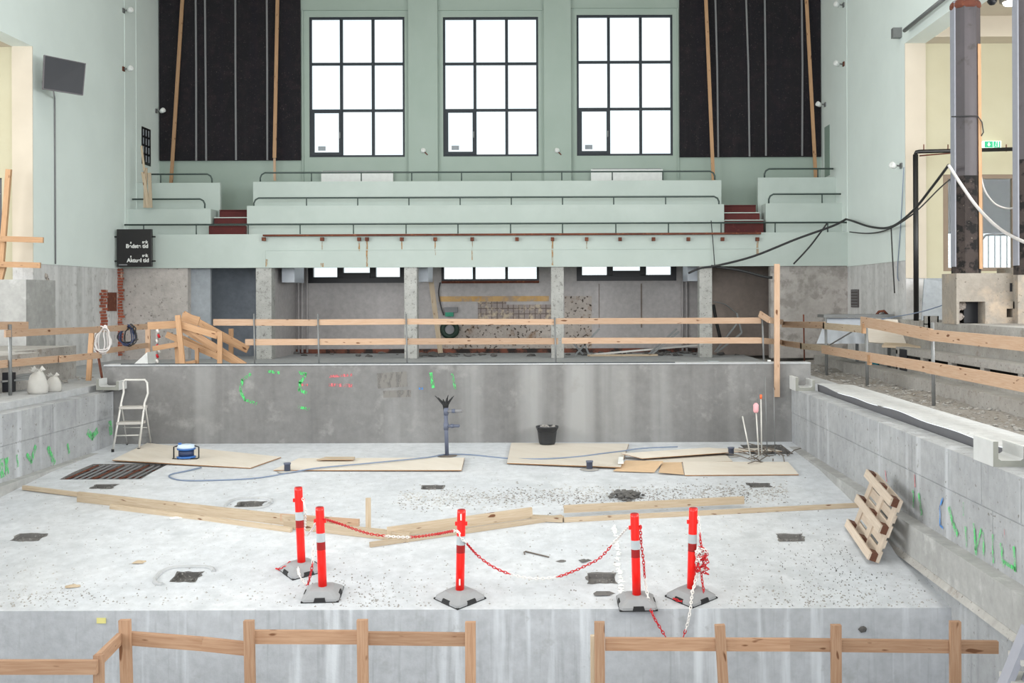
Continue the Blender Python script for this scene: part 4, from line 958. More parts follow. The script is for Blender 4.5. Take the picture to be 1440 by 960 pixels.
# ================================================================ LEFT DECK CLUTTER
def sack(px,py,w,h,l):
    q=PZ(px,py,.02); t=thing('rubble_sack',l,'sack',(q.x,q.y,.012),'rubble sacks'); mb=MB(); n=14
    prof=[(.86,0),(1.06,.1),(1.04,.32),(.93,.55),(.74,.76),(.46,.92),(.2,1.0)]
    for z_i,(r,z) in enumerate(prof):
        for k in range(n):
            a=2*math.pi*k/n; rr=w/2*r*(1+.07*math.sin(3*a+z*5)+random.uniform(-.06,.06)); mb.v.append((q.x+rr*math.cos(a)+.03*z,q.y+rr*.8*math.sin(a),.012+z*h+random.uniform(-.012,.012)*(z_i>0)))
    for i in range(len(prof)-1):
        for k in range(n): k2=(k+1)%n; mb.face([i*n+k,i*n+k2,(i+1)*n+k2,(i+1)*n+k],None,True)
    mb.face(list(range(n))); mb.face([6*n+k for k in range(n)]); mb.build('sack_body',M['sack'],t)
    mb=MB()
    for k in range(9):
        a=k*.7; mb.prism([(q.x+.01,q.y,.012+h*.9),(q.x+.04*math.cos(a),q.y+.03*math.sin(a),.012+h*.92),(q.x+w*.42*math.cos(a),q.y+.3*w*math.sin(a),.012+h*(1.0+.13*math.sin(k*3.1))),(q.x+w*.3*math.cos(a+.4),q.y+.25*w*math.sin(a+.4),.012+h*(1.08+.1*math.sin(k*2.3)))],(.008,.008,.006))
    mb.build('gathered_top',M['sack'],t)
sack(52,553,.32,.40,'larger dusty white rubble sack on the left pool edge'); sack(74,550,.26,.28,'smaller dusty white rubble sack leaning on the larger one')
Yl=21.5
a=P(-40,543,19); 
struct(MB().box((-16.5,16,-.1),(P(55,500,19.5).x,19.5,P(30,495,19.5).z)).box((-16.5,19.5,-.1),(P(75,500,21).x,22,P(30,489,21).z)),'terrace_left_block',M['oldconc'])
struct(MB().box((-16.5,22.2,-.1),(P(40,420,22.3).x,23.5,P(20,393,22.3).z)),'terrace_left_wall',M['smooth'])
for px,py,w,h,l in ((-6,532,.5,.3,''),):
    pass
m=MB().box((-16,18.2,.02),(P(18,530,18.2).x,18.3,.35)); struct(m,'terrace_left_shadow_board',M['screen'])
t=thing('pallet_boards','low pile of dark boards on the left deck behind the steel post','boards',P(30,540,18.4))
for k in range(3): MB().beam(P(2,536+k*3-6,18.6-.2*k),P(52,531+k*3-6,18.9-.2*k),.14,.03).build('board',M['steel'],t)
for a,b,Y,l in (((9,238),(2,372),23.3,'orange pine upright in the left side room, its top beside the cream wall'),((2,372),(0,395),23.2,'short orange timber foot in the left side room')):
    tag(MB().beam(P(b[0],b[1],Y),P(a[0]+3.5,a[1],Y),.11,.08,(0,1,0)).build('timber_upright',M['woodwarm']),l,'timber')
for a,b,l in (((-15,335),(61,337.5),'upper horizontal pine board at the left side room opening'),((-15,371),(57,373),'lower horizontal pine board at the left side room opening')):
    tag(MB().beam(P(a[0],a[1],23.0),P(b[0],b[1],23.0),.05,.12).build('timber_board',M['woodwarm']),l,'timber board','boards at the left opening')
# white heap on far left deck
tag(MB().prism([P(188,512,22),P(208,512,22),P(207,495,22)],(0,.5,0)).build('folded_sheet',M['white']),'white folded sheet standing by the end post of the left guard rail','sheet')
# far deck small items
q=P(1083,506,21.6); t=thing('spray_can','teal spray can standing on the far pool edge at the upright plank','can',(q.x-.02,21.6,-.03)); MB().lathe([(.07,-.03),(.07,.22),(.05,.26)],(q.x-.02,21.6,0),12).build('can',M['teal'],t); MB().lathe([(.04,.26),(.035,.32)],(q.x-.02,21.6,0),10).build('cap',M['white'],t)
q=P(1051,506,21.8); t=thing('pipe_stub','short white pipe stub on the far pool edge','pipe stub',(q.x,21.8,-.03)); MB().lathe([(.04,-.03),(.04,.2)],(q.x,21.8,0),10).build('tube',M['white'],t); MB().lathe([(.07,-.03),(.07,.02)],(q.x+.0,21.8,0),10).build('flange',M['silver'],t)
q=P(1066,506,21.9); tag(MB().blob((q.x,21.9,0.03),.08,(1.3,1,.8)).blob((q.x-.12,21.9,0.0),.06).build('mortar_lump',M['woodwarm']),'brown mortar lump beside the white pipe stub on the far deck','rubble')
# undercroft clutter
t=thing('wall_cable_reel','round green-rimmed reel hanging on the scarred wall under the gallery','reel',P(632,463,YB-.2))
q=P(632.5,463,YB-.15); MB().lathe([(.14,-.06),(.28,-.06),(.28,.06),(.14,.06),(.14,-.06)],q,20,M=Euler((math.pi/2,0,0)).to_matrix()).build('rim',plain('dark_green_rim',(24,48,36),.6),t); MB().lathe([(.02,-.05),(.16,-.04),(.16,.03)],q,16,M=Euler((math.pi/2,0,0)).to_matrix()).build('disc',M['strip'],t)
a=P(632,440,YB-.1); t=thing('green_box','small box with green lid on the wall under the middle low window','box',(a.x-.1,YB-.1,a.z)); MB().box((a.x-.14,YB-.14,a.z+.02),(a.x+.24,YB-.02,a.z+.17)).build('housing',M['strip'],t); MB().box((a.x-.12,YB-.15,a.z-.1),(a.x+.12,YB-.03,a.z+.02)).build('green_front',M['mint2'],t)
for a,b,Y,l in (((604,378),(620,500),30.6,'pale plank leaning diagonally under the gallery near the second column'),((802,478),(820,498),29.8,'short grey strut lying behind the third column'),((843,462),(808,500),29.6,'grey steel strut leaning under the rightmost low window, left one'),((820,478),(828,498),29.6,'bent end of a grey steel strut on the undercroft floor'),
    ((952,462),(910,500),29.9,'grey steel strut leaning near the rightmost column'),((955,466),(914,500),29.7,'second parallel grey strut leaning near the rightmost column'),((1036,455),(1005,495),29.4,'grey strut leaning before the brown wall, left one'),((1036,440),(1043,468),29.5,'bent grey strut standing before the brown wall'),((1043,468),(1008,495),29.3,'grey strut sloping down before the brown wall')):
    tag(MB().beam(P(b[0],b[1],Y),P(a[0],a[1],Y),.05 if Y!=30.6 else .14,.03,(0,1,0)).build('steel_strut' if Y!=30.6 else 'leaning_plank',M['steel'] if Y!=30.6 else M['woodpale']),l,'strut' if Y!=30.6 else 'plank','struts under the gallery' if Y!=30.6 else None)
tag(MB().beam(P(826,499,29.9),P(982,485,30.2),.06,.05).build('scaffold_pole',M['alu']),'long pale pole lying raised off the undercroft floor on the right','pole')
tag(MB().beam(P(826,499.5,29.4),P(925,499,29.4),.06,.05).build('scaffold_pole',M['woodpale']),'pale pole lying flat on the undercroft floor on the right','pole')
m=MB()
for k in range(150):
    q=P(random.choice((random.uniform(400,975),random.gauss(930,50),random.gauss(610,15))),500,random.uniform(29.4,31.2)); q.x=q.x+0; m.blob((q.x,q.y,random.uniform(0,.05)-.03),random.uniform(.03,.11),(1.5,1,.55))
tag(m.build('demolition_debris',M['darkchips'],None),'dark demolition debris on the floor under the gallery','debris',None,'stuff')
# white suspended boxes under the gallery
for x0,x1,y1,l in ((383,414,397,'pale blue duct box under the gallery beside the leftmost column'),(587,602,396,'pale blue duct box under the gallery right of the second column'),(967,985,395,'pale blue duct box under the gallery left of the rightmost column')):
    a=P(x0,y1,29.3); b=P(x1,360,29.3); a.x=max(a.x,-7.55) if x0<400 else a.x; t=thing('duct_box',l,'duct',(a.x,29.3,a.z),'duct boxes'); MB().box((a.x,29.3,a.z),(b.x,30.4,2.98)).build('duct',M['tarp'],t)
# ================================================================ CABLES
def cable(pts,r,mat,label,cat='cable',name='hanging_cable',group=None):
    # smooth the polyline
    q=[Vector(p) for p in pts]; out=[]
    for i in range(len(q)-1):
        a=q[max(0,i-1)];b=q[i];c=q[i+1];d=q[min(len(q)-1,i+2)]
        for k in range(6):
            t=k/6; out.append(.5*((2*b)+(-a+c)*t+(2*a-5*b+4*c-d)*t*t+(-a+3*b-3*c+d)*t**3))
    out.append(q[-1]); return tag(MB().tube(out,r,6).build(name,mat),label,cat,group)
cable([P(968,384,28.4),P(985,377,28.4),P(1010,373,28.3),P(1060,360,28),P(1120,336,27.7),P(1170,318,27.5),P(1190,308,27.5)],.03,M['cable'],'black cable climbing from the rightmost column across the mint gallery front')
cable([PX(1190,308,7.7),PX(1200,311,7.6),PX(1225,319,7.6),PX(1253,319,7.6),P(1283,297,22.0),P(1310,264,20.9),P(1334,232,19.9)],.028,M['cable'],'black cable sagging over the right mint wall up to its hook')
cable([P(1334,232,19.9),P(1352,260,19.7),P(1375,292,19.4),P(1405,321,18.3),P(1440,340,17.0),P(1480,352,16.4),(8.0,15.2,1.6),(8.1,14.6,1.12)],.03,M['wcable'],'thick white cable sagging in front of the dark steel column')
cable([P(1378,240,22),P(1385,268,22),P(1400,287,22),P(1418,293,22),P(1432,290,21.6)],.018,M['wcable'],'thin white cable looping between the two dark steel columns')
cable([PX(1195,326,7.7),PX(1222,328,7.7),PX(1250,322,7.7),P(1285,300,22.6),P(1320,266,23),P(1336,252,23.2)],.016,M['cable'],'thin grey cable sagging below the black one on the right')
cable([P(1116,371,28.2),P(1140,345,28),P(1163,314,27.8)],.022,M['cable'],'short black cable branching down to the gallery underside')
cable([P(1000,374,28.4),P(1040,380,28.3),P(1075,389,28.2),P(1086,390,28.2)],.035,M['cable'],'black cable sagging under the gallery beside the upright plank')
cable([PX(1253,317,7.62),PX(1255,360,7.65),PX(1258,412,7.7)],.015,M['cable'],'dark cable end dangling down the bare right wall')
cable([PX(1271,235,7.75),PX(1267,310,7.77),PX(1262,380,7.78),PX(1264,395,7.78)],.01,M['bluecable'],'thin pale blue wire hanging beside the cream opening')
cable([P(1360,417,20.5),P(1300,437,21.5),P(1255,446,22.5),P(1225,452,22.8)],.011,M['bluecable'],'thin blue-grey rope running from the plinth to the right guard rail')
cable([R(1210,459),R(1185,474),R(1163,487)],.016,M['steel'],'grey wire stretched diagonally between the right guard rail boards')
cable([P(1000,310,28.5),P(1003,345,28.5),P(1005,373,28.45)],.012,M['cable'],'thin dark wire hanging down the mint gallery front near the right stair')
cable([P(619,397,YB-.06),P(617,412,YB-.06),P(620,430,YB-.06),P(624,443,YB-.06)],.02,M['cable'],'black wire hanging down the wall under the middle low window')
cable([P(1003,428,29.6),P(1008,455,29.6),P(1014,480,29.6)],.045,M['black'],'thick black hose standing behind the rightmost concrete column')
cable([P(1003,424,29.7),P(1020,428,29.7),P(1036,441,29.7)],.015,M['steel'],'thin grey wire arcing out from behind the rightmost column')
# ================================================================ THINGS ON THE POOL FLOOR
KEEP=[]
def inpoly(x,y,poly):
    c=False; n=len(poly)
    for i in range(n):
        (x1,y1),(x2,y2)=poly[i],poly[i-1]
        if (y1>y)!=(y2>y) and x<(x2-x1)*(y-y1)/(y2-y1)+x1: c=not c
    return c
def sheet(pts, dz, th, mat, label, name='plywood_sheet', cat='plywood', group='plywood sheets on the pool floor'):
    if not isinstance(dz,(list,tuple)): dz=[dz]*len(pts)
    top=[FP(x,y,d+th) for (x,y),d in zip(pts,dz)]
    th2=th*.35; KEEP.append([(p.x,p.y) for p in top])
    o=MB().prism([p-Vector((0,0,th2)) for p in top],(0,0,th2)).build(name,mat); tag(o,label,cat,group)
    if name=='plywood_sheet': c0=sum(top,Vector())/len(top); MB().prism([c0+(p-c0)*1.002-Vector((0,0,th)) for p in top],(0,0,th-th2-.0005)).build('veneer_edge',M['plyedge'],o)
    return o
sheet([(158,646),(207,622.5),(395,642),(352,657)],[.03,.015,.006,.006],.02,M['ply'],'wide plywood sheet half covering the floor grating, the blue reel on it')
sheet([(385,660),(649,660),(653,643),(420,644)],[.01,.02,.02,.005],.02,M['ply'],'long plywood sheet in front of the upright grey pipe')
sheet([(445,646),(497,646),(499,642),(458,642)],.05,.012,M['woodpale'],'thin brown veneer strip lying across the plywood behind its left half')
sheet([(713,650),(719,622.3),(884,623.5),(873,656)],[.015,.005,.005,.03],.02,M['ply'],'large plywood sheet with the black bucket on it')
sheet([(903,644),(874,637),(996,629),(1044,634)],[.05,.07,.04,.06],.014,M['ply'],'thin warped plywood sheet lying right of the bucket, behind the cardboard')
sheet([(905,650),(1030,648),(1020,638),(915,640)],[.005]*4,.015,M['ply'],'dusty board under the warped sheet behind the cardboard')
sheet([(963,667),(1123,666),(1108,649),(960,649)],.006,.022,M['ply'],'plywood sheet at the far right, in front of the rebar pit')
sheet([(975,633),(1100,634),(1085,630),(985,630)],.004,.014,M['ply'],'plywood sheet against the far pool wall at the rebar pit')
sheet([(862,662),(920,664),(933,648),(880,647)],[.012,.01,.06,.02],.008,M['card'],'brown cardboard sheet curled at its right edge','cardboard_sheet','cardboard','cardboard sheets')
sheet([(926,664),(962,667),(958,648),(932,648)],[.03,.012,.006,.01],.008,M['card'],'smaller brown cardboard sheet between the curled one and the right plywood','cardboard_sheet','cardboard','cardboard sheets')
sheet([(869,650),(877,650),(876,642),(870,642)],.03,.06,M['white'],'small white block on the corner of the bucket plywood','foam_block','block',None)
# floor grating pit bars
t=thing('floor_grating','rusty bar grating over the dark pit partly under the plywood','grating',(PIT[0],PIT[2],fz(PIT[2])-.1))
nb=12
for k in range(nb):
    x=PIT[0]+(PIT[1]-PIT[0])*(k+.5)/nb; MB().beam((x,PIT[2],fz(PIT[2])-.02),(x+.03,PIT[3],fz(PIT[3])-.02),.02,.016).build('bar',M['strip'] if k%4 else M['rust'],t)
for f in (.3,.75): y=PIT[2]+(PIT[3]-PIT[2])*f; MB().tube([(PIT[0],y,fz(y)-.06),(PIT[1],y,fz(y)-.06)],.012,6).build('cross_rod',M['rust'],t)
# timber planks
def plank(a,b,w,h,label,mat='woodpale',dz=0,dz2=None,wid=0):
    p=FP(*a,0); q=FP(*b,0); p.z=fz(p.y)+dz+h/2; q.z=fz(q.y)+(dz if dz2 is None else dz2)+h/2
    dd=(q-p).normalized(); sd=Vector((-dd.y,dd.x,0))*(w/2+.025); KEEP.append([((p-dd*.03)+sd)[:2],((q+dd*.03)+sd)[:2],((q+dd*.03)-sd)[:2],((p-dd*.03)-sd)[:2]])
    o=MB().beam(p,q,w,h).build('timber_plank',M[mat]); tag(o,label,'plank','timber planks on the pool floor')
plank((33,689),(290,722),.05,.06,'long thin plank starting furthest left on the pool floor','woodpale',.01)
plank((110,705),(420,740),.05,.14,'upper plank running from the left towards the two paired red posts','woodpale',.0)
plank((156,715),(410,748),.05,.06,'lower plank below the left long one, with a green dot','woodpale',.0)
plank((400,742),(575,762),.05,.12,'plank passing behind the two paired red posts','woodpale',.0)
plank((395,737),(505,745),.05,.09,'short plank lying over the crossing behind the second red post','wood',.05)
plank((520,769),(790,730),.05,.06,'front plank of the crossing, running up to the right behind the middle red post','woodpale',.0)
plank((545,760),(748,731),.05,.14,'broad plank behind the middle red post','woodpale',.03)
plank((465,747),(540,753),.16,.05,'flat plank at the crossing of the timbers','ply',.02)
plank((748,731),(792,733),.14,.06,'short flat block of timber joining the planks at the centre','woodpale',.0)
plank((793,726),(1046,713),.05,.10,'broad plank behind the two right red posts','woodpale',.05)
plank((793,734),(1208,713),.05,.06,'long thin plank reaching the right side of the pool floor','woodpale',.0)
a=FP(518,751); tag(MB().beam((a.x,a.y,fz(a.y)+.0),(a.x,a.y,P(517,700,a.y).z),.06,.05,(0,1,0)).build('timber_stake',M['woodpale']),'short upright timber stake at the plank crossing','stake')
# red delineator posts
def delineator(bx,by,tx,ty,rot,label,slots=False):
    b=FP(bx,by,.085); z0=fz(b.y); top=P(tx,ty,b.y); 
    t=thing('delineator_post',label,'traffic post',(b.x,b.y,z0),'red delineator posts')
    Rz=Matrix.Rotation(rot,3,'Z'); s=.205; KEEP.append([(b.x+.3*math.cos(k),b.y+.3*math.sin(k)) for k in range(6)])
    slope=math.atan((fz(b.y+.2)-fz(b.y-.2))/.4); Rs=Matrix.Rotation(slope,3,'X')
    def W(x,y,z): return Rs@(Rz@Vector((x,y,z)))+Vector((b.x,b.y,z0+.012))
    mb=MB(); n=8
    ring=lambda r,c,z:[W(x,y,z) for x,y in ((-r,-c),(-c,-r),(c,-r),(r,-c),(r,c),(c,r),(-c,r),(-r,c))]
    rings=[ring(s,s*.86,.0),ring(s*.97,s*.84,.025),ring(s*.62,s*.45,.085),ring(s*.3,s*.2,.095)]
    for r in rings: mb.v+= [tuple(p) for p in r]
    for i in range(3):
        for k in range(8): k2=(k+1)%8; mb.face([i*8+k,i*8+k2,(i+1)*8+k2,(i+1)*8+k])
    mb.face(list(range(8))); mb.face([24+k for k in range(8)]); rb=mb.build('rubber_base',M['rubber'],t)
    mb=MB()
    for sx in (-1,1):
        for sy in (-1,1):
            x0,x1=sorted((sx*s*.3,sx*s*1.0)); y0,y1=sorted((sy*s*.3,sy*s*1.0)); 
            mb.prism([W(x0,y0,-.012),W(x1,y0,-.012),W(x1,y1,-.012),W(x0,y1,-.012)],(0,0,.015))
    mb.build('black_underside',M['black'],rb)
    mb=MB()
    for k in range(4):
        A=Matrix.Rotation(k*math.pi/2,3,'Z'); q=[A@Vector(v) for v in ((-.07,-s-.004,-.012),(.07,-s-.004,-.012),(.055,-s*.96,.038),(-.055,-s*.96,.038))]
        q2=[A@Vector(v) for v in ((-.07,-s*.8,-.012),(.07,-s*.8,-.012),(.055,-s*.8,.038),(-.055,-s*.8,.038))]
        mb.prism([W(*v) for v in q],W(*q2[0])-W(*q[0]))
    mb.build('drain_notch',M['black'],rb)
    p0=Vector((b.x,b.y,z0+.09)); d=top-p0; f=lambda k:p0+d*k
    r=.047
    ps=MB(); ps.tube([f(0),f(.47)],r,20,False).tube([f(.47),f(.57)],r*.995,20,False); ps=MB(); ps.tube([f(0),f(.3),f(.96),f(1)],[r,r,r,r*.96],20); rt=ps.build('red_tube',M['red'],t)
    MB().tube([f(.57),f(.68)],r*1.03,20,False).build('reflective_band',M['silver'],rt)
    MB().tube([f(.47),f(.57)],r*1.02,20,False).build('dark_red_band',M['redband'],rt)
    MB().tube([f(1)+Vector((0,0,-.015)),f(1)+Vector((0,0,.005))],r*.8,16).build('recessed_cap',M['redband'],rt)
    if slots:
        for k in (.12,.92): q=f(k); MB().box((q.x-.008,q.y-r-.004,q.z-.035),(q.x+.008,q.y-r*.9,q.z+.035)).build('white_slot',M['chainwhite'],t)
    q=f(.83); MB().box((q.x-r-.02,q.y-.015,q.z-.02),(q.x+r+.02,q.y+.015,q.z+.02)).build('chain_lug',M['red'],t)
    return f
f1=delineator(424,792,419.5,685,math.radians(38),'leftmost red post, leaning slightly, behind its close neighbour')
f2=delineator(453.7,826,449.5,713,math.radians(3),'second red post from the left, standing just in front of the leftmost')
f3=delineator(646.7,831,649,716.5,math.radians(45),'middle red post standing alone',True)
f4=delineator(895.4,838,892.3,722,math.radians(2),'red post at the brink beside the white chalk line')
f5=delineator(972,829,975,714,math.radians(40),'rightmost red post wrapped in a tangle of red and white chain')
# chains
def smooth(q,n=8):
    q=[Vector(p) for p in q]; out=[]
    for i in range(len(q)-1):
        a=q[max(0,i-1)];b=q[i];c=q[i+1];d=q[min(len(q)-1,i+2)]
        for k in range(n):
            t=k/n; out.append(.5*((2*b)+(-a+c)*t+(2*a-5*b+4*c-d)*t*t+(-a+3*b-3*c+d)*t**3))
    return out+[q[-1]]
def links(pts, colour, step=.036, L=.05, w=.026, r=.0052):
    q=smooth(pts); acc=[0]
    for a,b in zip(q,q[1:]): acc.append(acc[-1]+(b-a).length)
    tot=acc[-1]; n=max(2,int(tot/step)); runs=[]; i=0
    for k in range(n):
        s=tot*(k+.5)/n
        while i<len(acc)-2 and acc[i+1]<s: i+=1
        t=(s-acc[i])/max(1e-6,acc[i+1]-acc[i]); c=q[i].lerp(q[i+1],t); d=(q[i+1]-q[i]).normalized()
        u=d.cross(Vector((0,0,1))); u=u.normalized() if u.length>.05 else Vector((1,0,0)); v=d.cross(u)
        if k%2: u=v
        pp=[c+d*(math.cos(a)*L/2)+u*(math.sin(a)*w/2) for a in [2*math.pi*j/8 for j in range(9)]]
        cc=colour(s/tot,k)
        if not runs or runs[-1][0]!=cc: runs.append((cc,MB()))
        runs[-1][1].tube(pp,r,5,False)
    return runs
def chain(pts,colour,label,at=None):
    t=thing('plastic_chain',label,'chain',pts[0],'red and white plastic chains')
    for cc,mb in links(pts,colour): mb.build('red_links' if cc=='r' else 'white_links',M['chainred'] if cc=='r' else M['chainwhite'],t)
    return t
def G(px,py,dz=.015): return FP(px,py,dz)
chain([f2(.86)+Vector((.05,-.03,0)),P(480,737,12.3),P(505,746,12.6),P(530,752,12.8),P(575,755,12.6),P(612,751,12.2),f3(.75)+Vector((-.05,-.05,0)),f3(.68)+Vector((.0,-.07,0)),f3(.6)+Vector((.06,-.04,0))],lambda s,k:'w' if .42<s<.55 or s>.9 else 'r','chain hung from the second red post over the planks to the middle post')
chain([f3(.6)+Vector((.06,-.03,0)),P(672,781,12.0),P(694,797,11.95),P(718,807,11.9),P(748,813,11.95),P(782,811,12.0),P(806,803,12.1),P(828,793,12.1),P(845,783,12.1),P(866,760,12.0),f4(.85)+Vector((-.06,0,0))],lambda s,k:'r' if s<.3 or .5<s<.78 else 'w','chain sagging between the middle red post and the post at the brink')
chain([f4(.86)+Vector((.06,-.02,0)),P(901.5,760,11.6),P(905,790,11.6),P(907,815,11.6),P(911,838,11.5),P(917,862,11.35),P(928,882,11.3),P(936,895,11.3)],lambda s,k:'r' if s<.45 or s>.72 else 'w','chain dropping from the brink post over the edge into the deep end')
chain([P(961,895,11.3),P(967,876,11.3),P(971,855,11.35),P(973,838,11.5),P(978,815,11.65),f5(.35)+Vector((.07,-.09,0))],lambda s,k:'r' if s<.07 else 'w','white chain length hanging over the brink below the rightmost red post')
chain([f5(.9)+Vector((.055,-.02,0)),f5(.75)+Vector((.07,-.04,0)),f5(.62)+Vector((.08,-.05,0)),f5(.5)+Vector((.1,-.04,0)),f5(.35)+Vector((.11,-.05,0)),f5(.2)+Vector((.1,-.06,0)),f5(.02)+Vector((.13,-.08,-.04))],lambda s,k:'w' if (k//5)%3==0 and s<.4 else 'r','red chain strand hanging down the right side of the rightmost red post')
cl=[]
c0=f5(.38)+Vector((.09,-.08,0))
for k in range(34):
    a=k*2.1; cl.append(c0+Vector((.06*math.cos(a)+.012*math.sin(k*5),.035*math.sin(a*1.3),.12*math.cos(a*.37+1)+random.uniform(-.03,.03))))
chain(cl,lambda s,k:'w' if (k//6)%5 in (1,3) else 'r','bunched knot of red and white chain on the rightmost red post')
chain([G(947,841,.03),G(957,845,.03),G(966,842,.04),f5(.08)+Vector((.03,-.08,0)),f5(.3)+Vector((.08,-.08,0))],lambda s,k:'r' if s<.35 else 'w','loose chain end lying on the foot of the rightmost red post')
chain([f1(.86)+Vector((.05,-.02,0)),f1(.7)+Vector((.08,-.03,0)),P(429,752,12.9),P(441,742,12.6),f2(.8)+Vector((-.05,-.02,0))],lambda s,k:'w','white chain between the tops of the two paired red posts')
chain([G(419,797,.08),P(421,808,12.1),P(427,818,12.1),P(432,823,12.1),P(437,806,12.0),P(440,786,12.0),P(441,760,12.0)],lambda s,k:'r' if .45<s<.78 else 'w','chain loop hanging low between the two paired red posts')
chain([G(388,799,.02),G(393,800,.02),G(400,797,.06),G(408,790,.1)],lambda s,k:'r','short red chain end trailing off the left foot of the leftmost red post')
# stepladder
Yl=19.05
zf=lambda y:fz(y)
t=thing('stepladder','small aluminium three-step stepladder standing in the far left pool corner','stepladder',P(185,630,Yl))
Ls=[P(158.5,631,Yl-.25),P(166,592,Yl-.12),P(170.5,566,Yl),P(174,551,Yl+.02),P(173.5,538,Yl+.03),P(176,534,Yl+.03)]
Rs=[P(195,627,Yl-.15),P(200,592,Yl-.05),P(203.5,566,Yl+.05),P(208,553,Yl+.06),P(207,538,Yl+.06),P(204,534,Yl+.06)]
Ls[0].z=fz(Ls[0].y)+.01; Rs[0].z=fz(Rs[0].y)+.01
MB().tube(Ls+Rs[::-1],.02,8).build('front_frame',M['alu'],t)
for y,th,w in ((573,.05,.22),(594,.05,.24)):
    fr=(631-y)/65; a=Ls[0].lerp(Ls[2],fr); b=Rs[0].lerp(Rs[2],fr); a.z=b.z=P(185,y,Yl).z
    MB().prism([a+Vector((0,-.06,-.02)),b+Vector((0,-.06,-.02)),b+Vector((0,.16,-.02)),a+Vector((0,.16,-.02))],(0,0,.045)).build('step',M['alustep'],t)
a=Ls[0].lerp(Ls[2],.32); b=Rs[0].lerp(Rs[2],.32); MB().tube([a,b],.013,6).build('cross_bar',M['alu'],t)
for top,bot in ((Ls[2],P(178,617,YF-.12)),(Rs[2],P(212,621,YF-.12))):
    bot=Vector((bot.x,YF-.1,fz(YF-.1)+.01)); rl_=MB().tube([top,bot],.014,6).build('rear_leg',M['alu'],t); MB().lathe([(.02,0),(.02,.04)],(bot.x,bot.y,fz(bot.y)+.001),8).build('foot',M['black'],rl_)
MB().tube([Ls[2].lerp(Vector((P(178,617,YF).x,YF-.1,-1.06)),.6),Rs[2].lerp(Vector((P(212,621,YF).x,YF-.1,-1.06)),.6)],.01,6).build('rear_cross_bar',M['alu'],t)
for q in (Ls[0],Rs[0]): MB().lathe([(.026,0),(.026,.05)],(q.x,q.y,fz(q.y)+.001),8).build('foot',M['black'],t)
# cable reel
q=FP(262,645,.03); z0=q.z
t=thing('cable_reel','blue cable reel in a black tube frame standing on the plywood sheet','cable reel',(q.x,q.y,z0))
MB().lathe([(.15,.02),(.16,.04),(.1,.05),(.1,.15),(.15,.16),(.15,.18)],(q.x,q.y,z0),20).build('drum',M['blue'],t); dr=COL.objects[-1]
MB().lathe([(.125,.055),(.125,.145)],(q.x,q.y,z0),20).build('wound_cable',M['dkblue'],dr)
MB().lathe([(.14,.18),(.15,.2),(.13,.24),(.06,.25)],(q.x,q.y,z0),16).build('socket_cover',plain('white_blue',(196,214,232),.5),t)
MB().lathe([(.03,.245),(.03,.27)],(q.x-.1,q.y-.02,z0),10).build('crank_knob',M['blue'],t)
for s in (-1,1): MB().tube([(q.x+s*.1,q.y-.1,z0+.012),(q.x+s*.2,q.y-.08,z0+.012),(q.x+s*.21,q.y,z0+.02),(q.x+s*.21,q.y,z0+.2),(q.x+s*.14,q.y,z0+.22)],.012,6).build('frame_tube',M['black'],t)
# hose / cable on floor
cable([G(283,657,.02),G(262,662,.015),G(243,666,.012),G(238,670,.012),G(256,675,.012),G(300,675,.012),G(360,672,.012),G(410,664,.012),G(445,658,.05),G(520,651,.06),G(600,643,.055),G(625,639,.02),G(660,639,.012),G(712,644,.012),G(760,645,.045),G(810,642,.045),G(850,637,.045),G(875,634,.045),G(905,630,.06),G(953,628,.08)],.012,M['bluecable'],'long blue-grey cable snaking over the pool floor from the reel to the far wall','cable','floor_cable')
# upright pipe
a=FP(628.5,641); Yp_=a.y; t=thing('standpipe','upright grey-blue pipe with two side branches and a dark frayed top','pipe',(a.x,a.y,fz(a.y)))
top=P(626.8,575,Yp_); MB().tube([(a.x,a.y,fz(a.y)-.02),(top.x,top.y,top.z)],.034,12).build('pipe_shaft',M['pvc'],t)
MB().lathe([(.17,0),(.17,.012)],(a.x,a.y,fz(a.y)+.001),18).build('floor_plate',M['rebar'],t)
for py,l in ((578,22),(599,18)):
    c=P(628,py,Yp_); e=P(628+l,py-.5,Yp_-.05)
    MB().lathe([(.043,-.06),(.043,.06)],P(627.2,py,Yp_),12).build('collar',M['pvc'],t)
    MB().tube([c,e],.026,8).build('branch_pipe',M['pvc'] if py>590 else M['strip'],t)
    MB().tube([c.lerp(e,.35),c.lerp(e,.55)],.036,8).build('valve',M['pvc'],t)
mb=MB()
for k in range(9):
    an=k*.7; r=.09+.05*(k%3); h=.22+.09*((k*7)%3)/2; b=top; tip=b+Vector((math.cos(an)*r,math.sin(an)*r*.6,h*.75))
    mb.tube([b+Vector((0,0,-.08)),b+Vector((math.cos(an)*.03,math.sin(an)*.02,.08)),tip],[.03,.028,.004],5)
mb.build('frayed_top',M['black'],t)
# bucket
a=FP(769.5,624,.03); t=thing('mortar_bucket','black mortar bucket filled with grey rubble on the plywood by the far wall','bucket',(a.x,a.y,a.z))
MB().lathe([(.0,.0),(.135,.0),(.15,.03),(.185,.3),(.205,.305),(.205,.325),(.18,.325),(.17,.27),(.0,.27)],(a.x,a.y,a.z),24).build('bucket_body',M['bucket'],t)
mb=MB()
for k in range(22): mb.blob((a.x+random.uniform(-.12,.12),a.y+random.uniform(-.11,.11),a.z+.29+random.uniform(0,.03)),random.uniform(.02,.05))
mb.build('rubble_fill',M['chips'],t)['kind']='stuff'
MB().tube([(a.x-.2,a.y-.02,a.z+.3),(a.x-.15,a.y-.16,a.z+.24),(a.x,a.y-.21,a.z+.22),(a.x+.15,a.y-.16,a.z+.24),(a.x+.2,a.y-.02,a.z+.3)],.005,5).build('handle',M['black'],t)
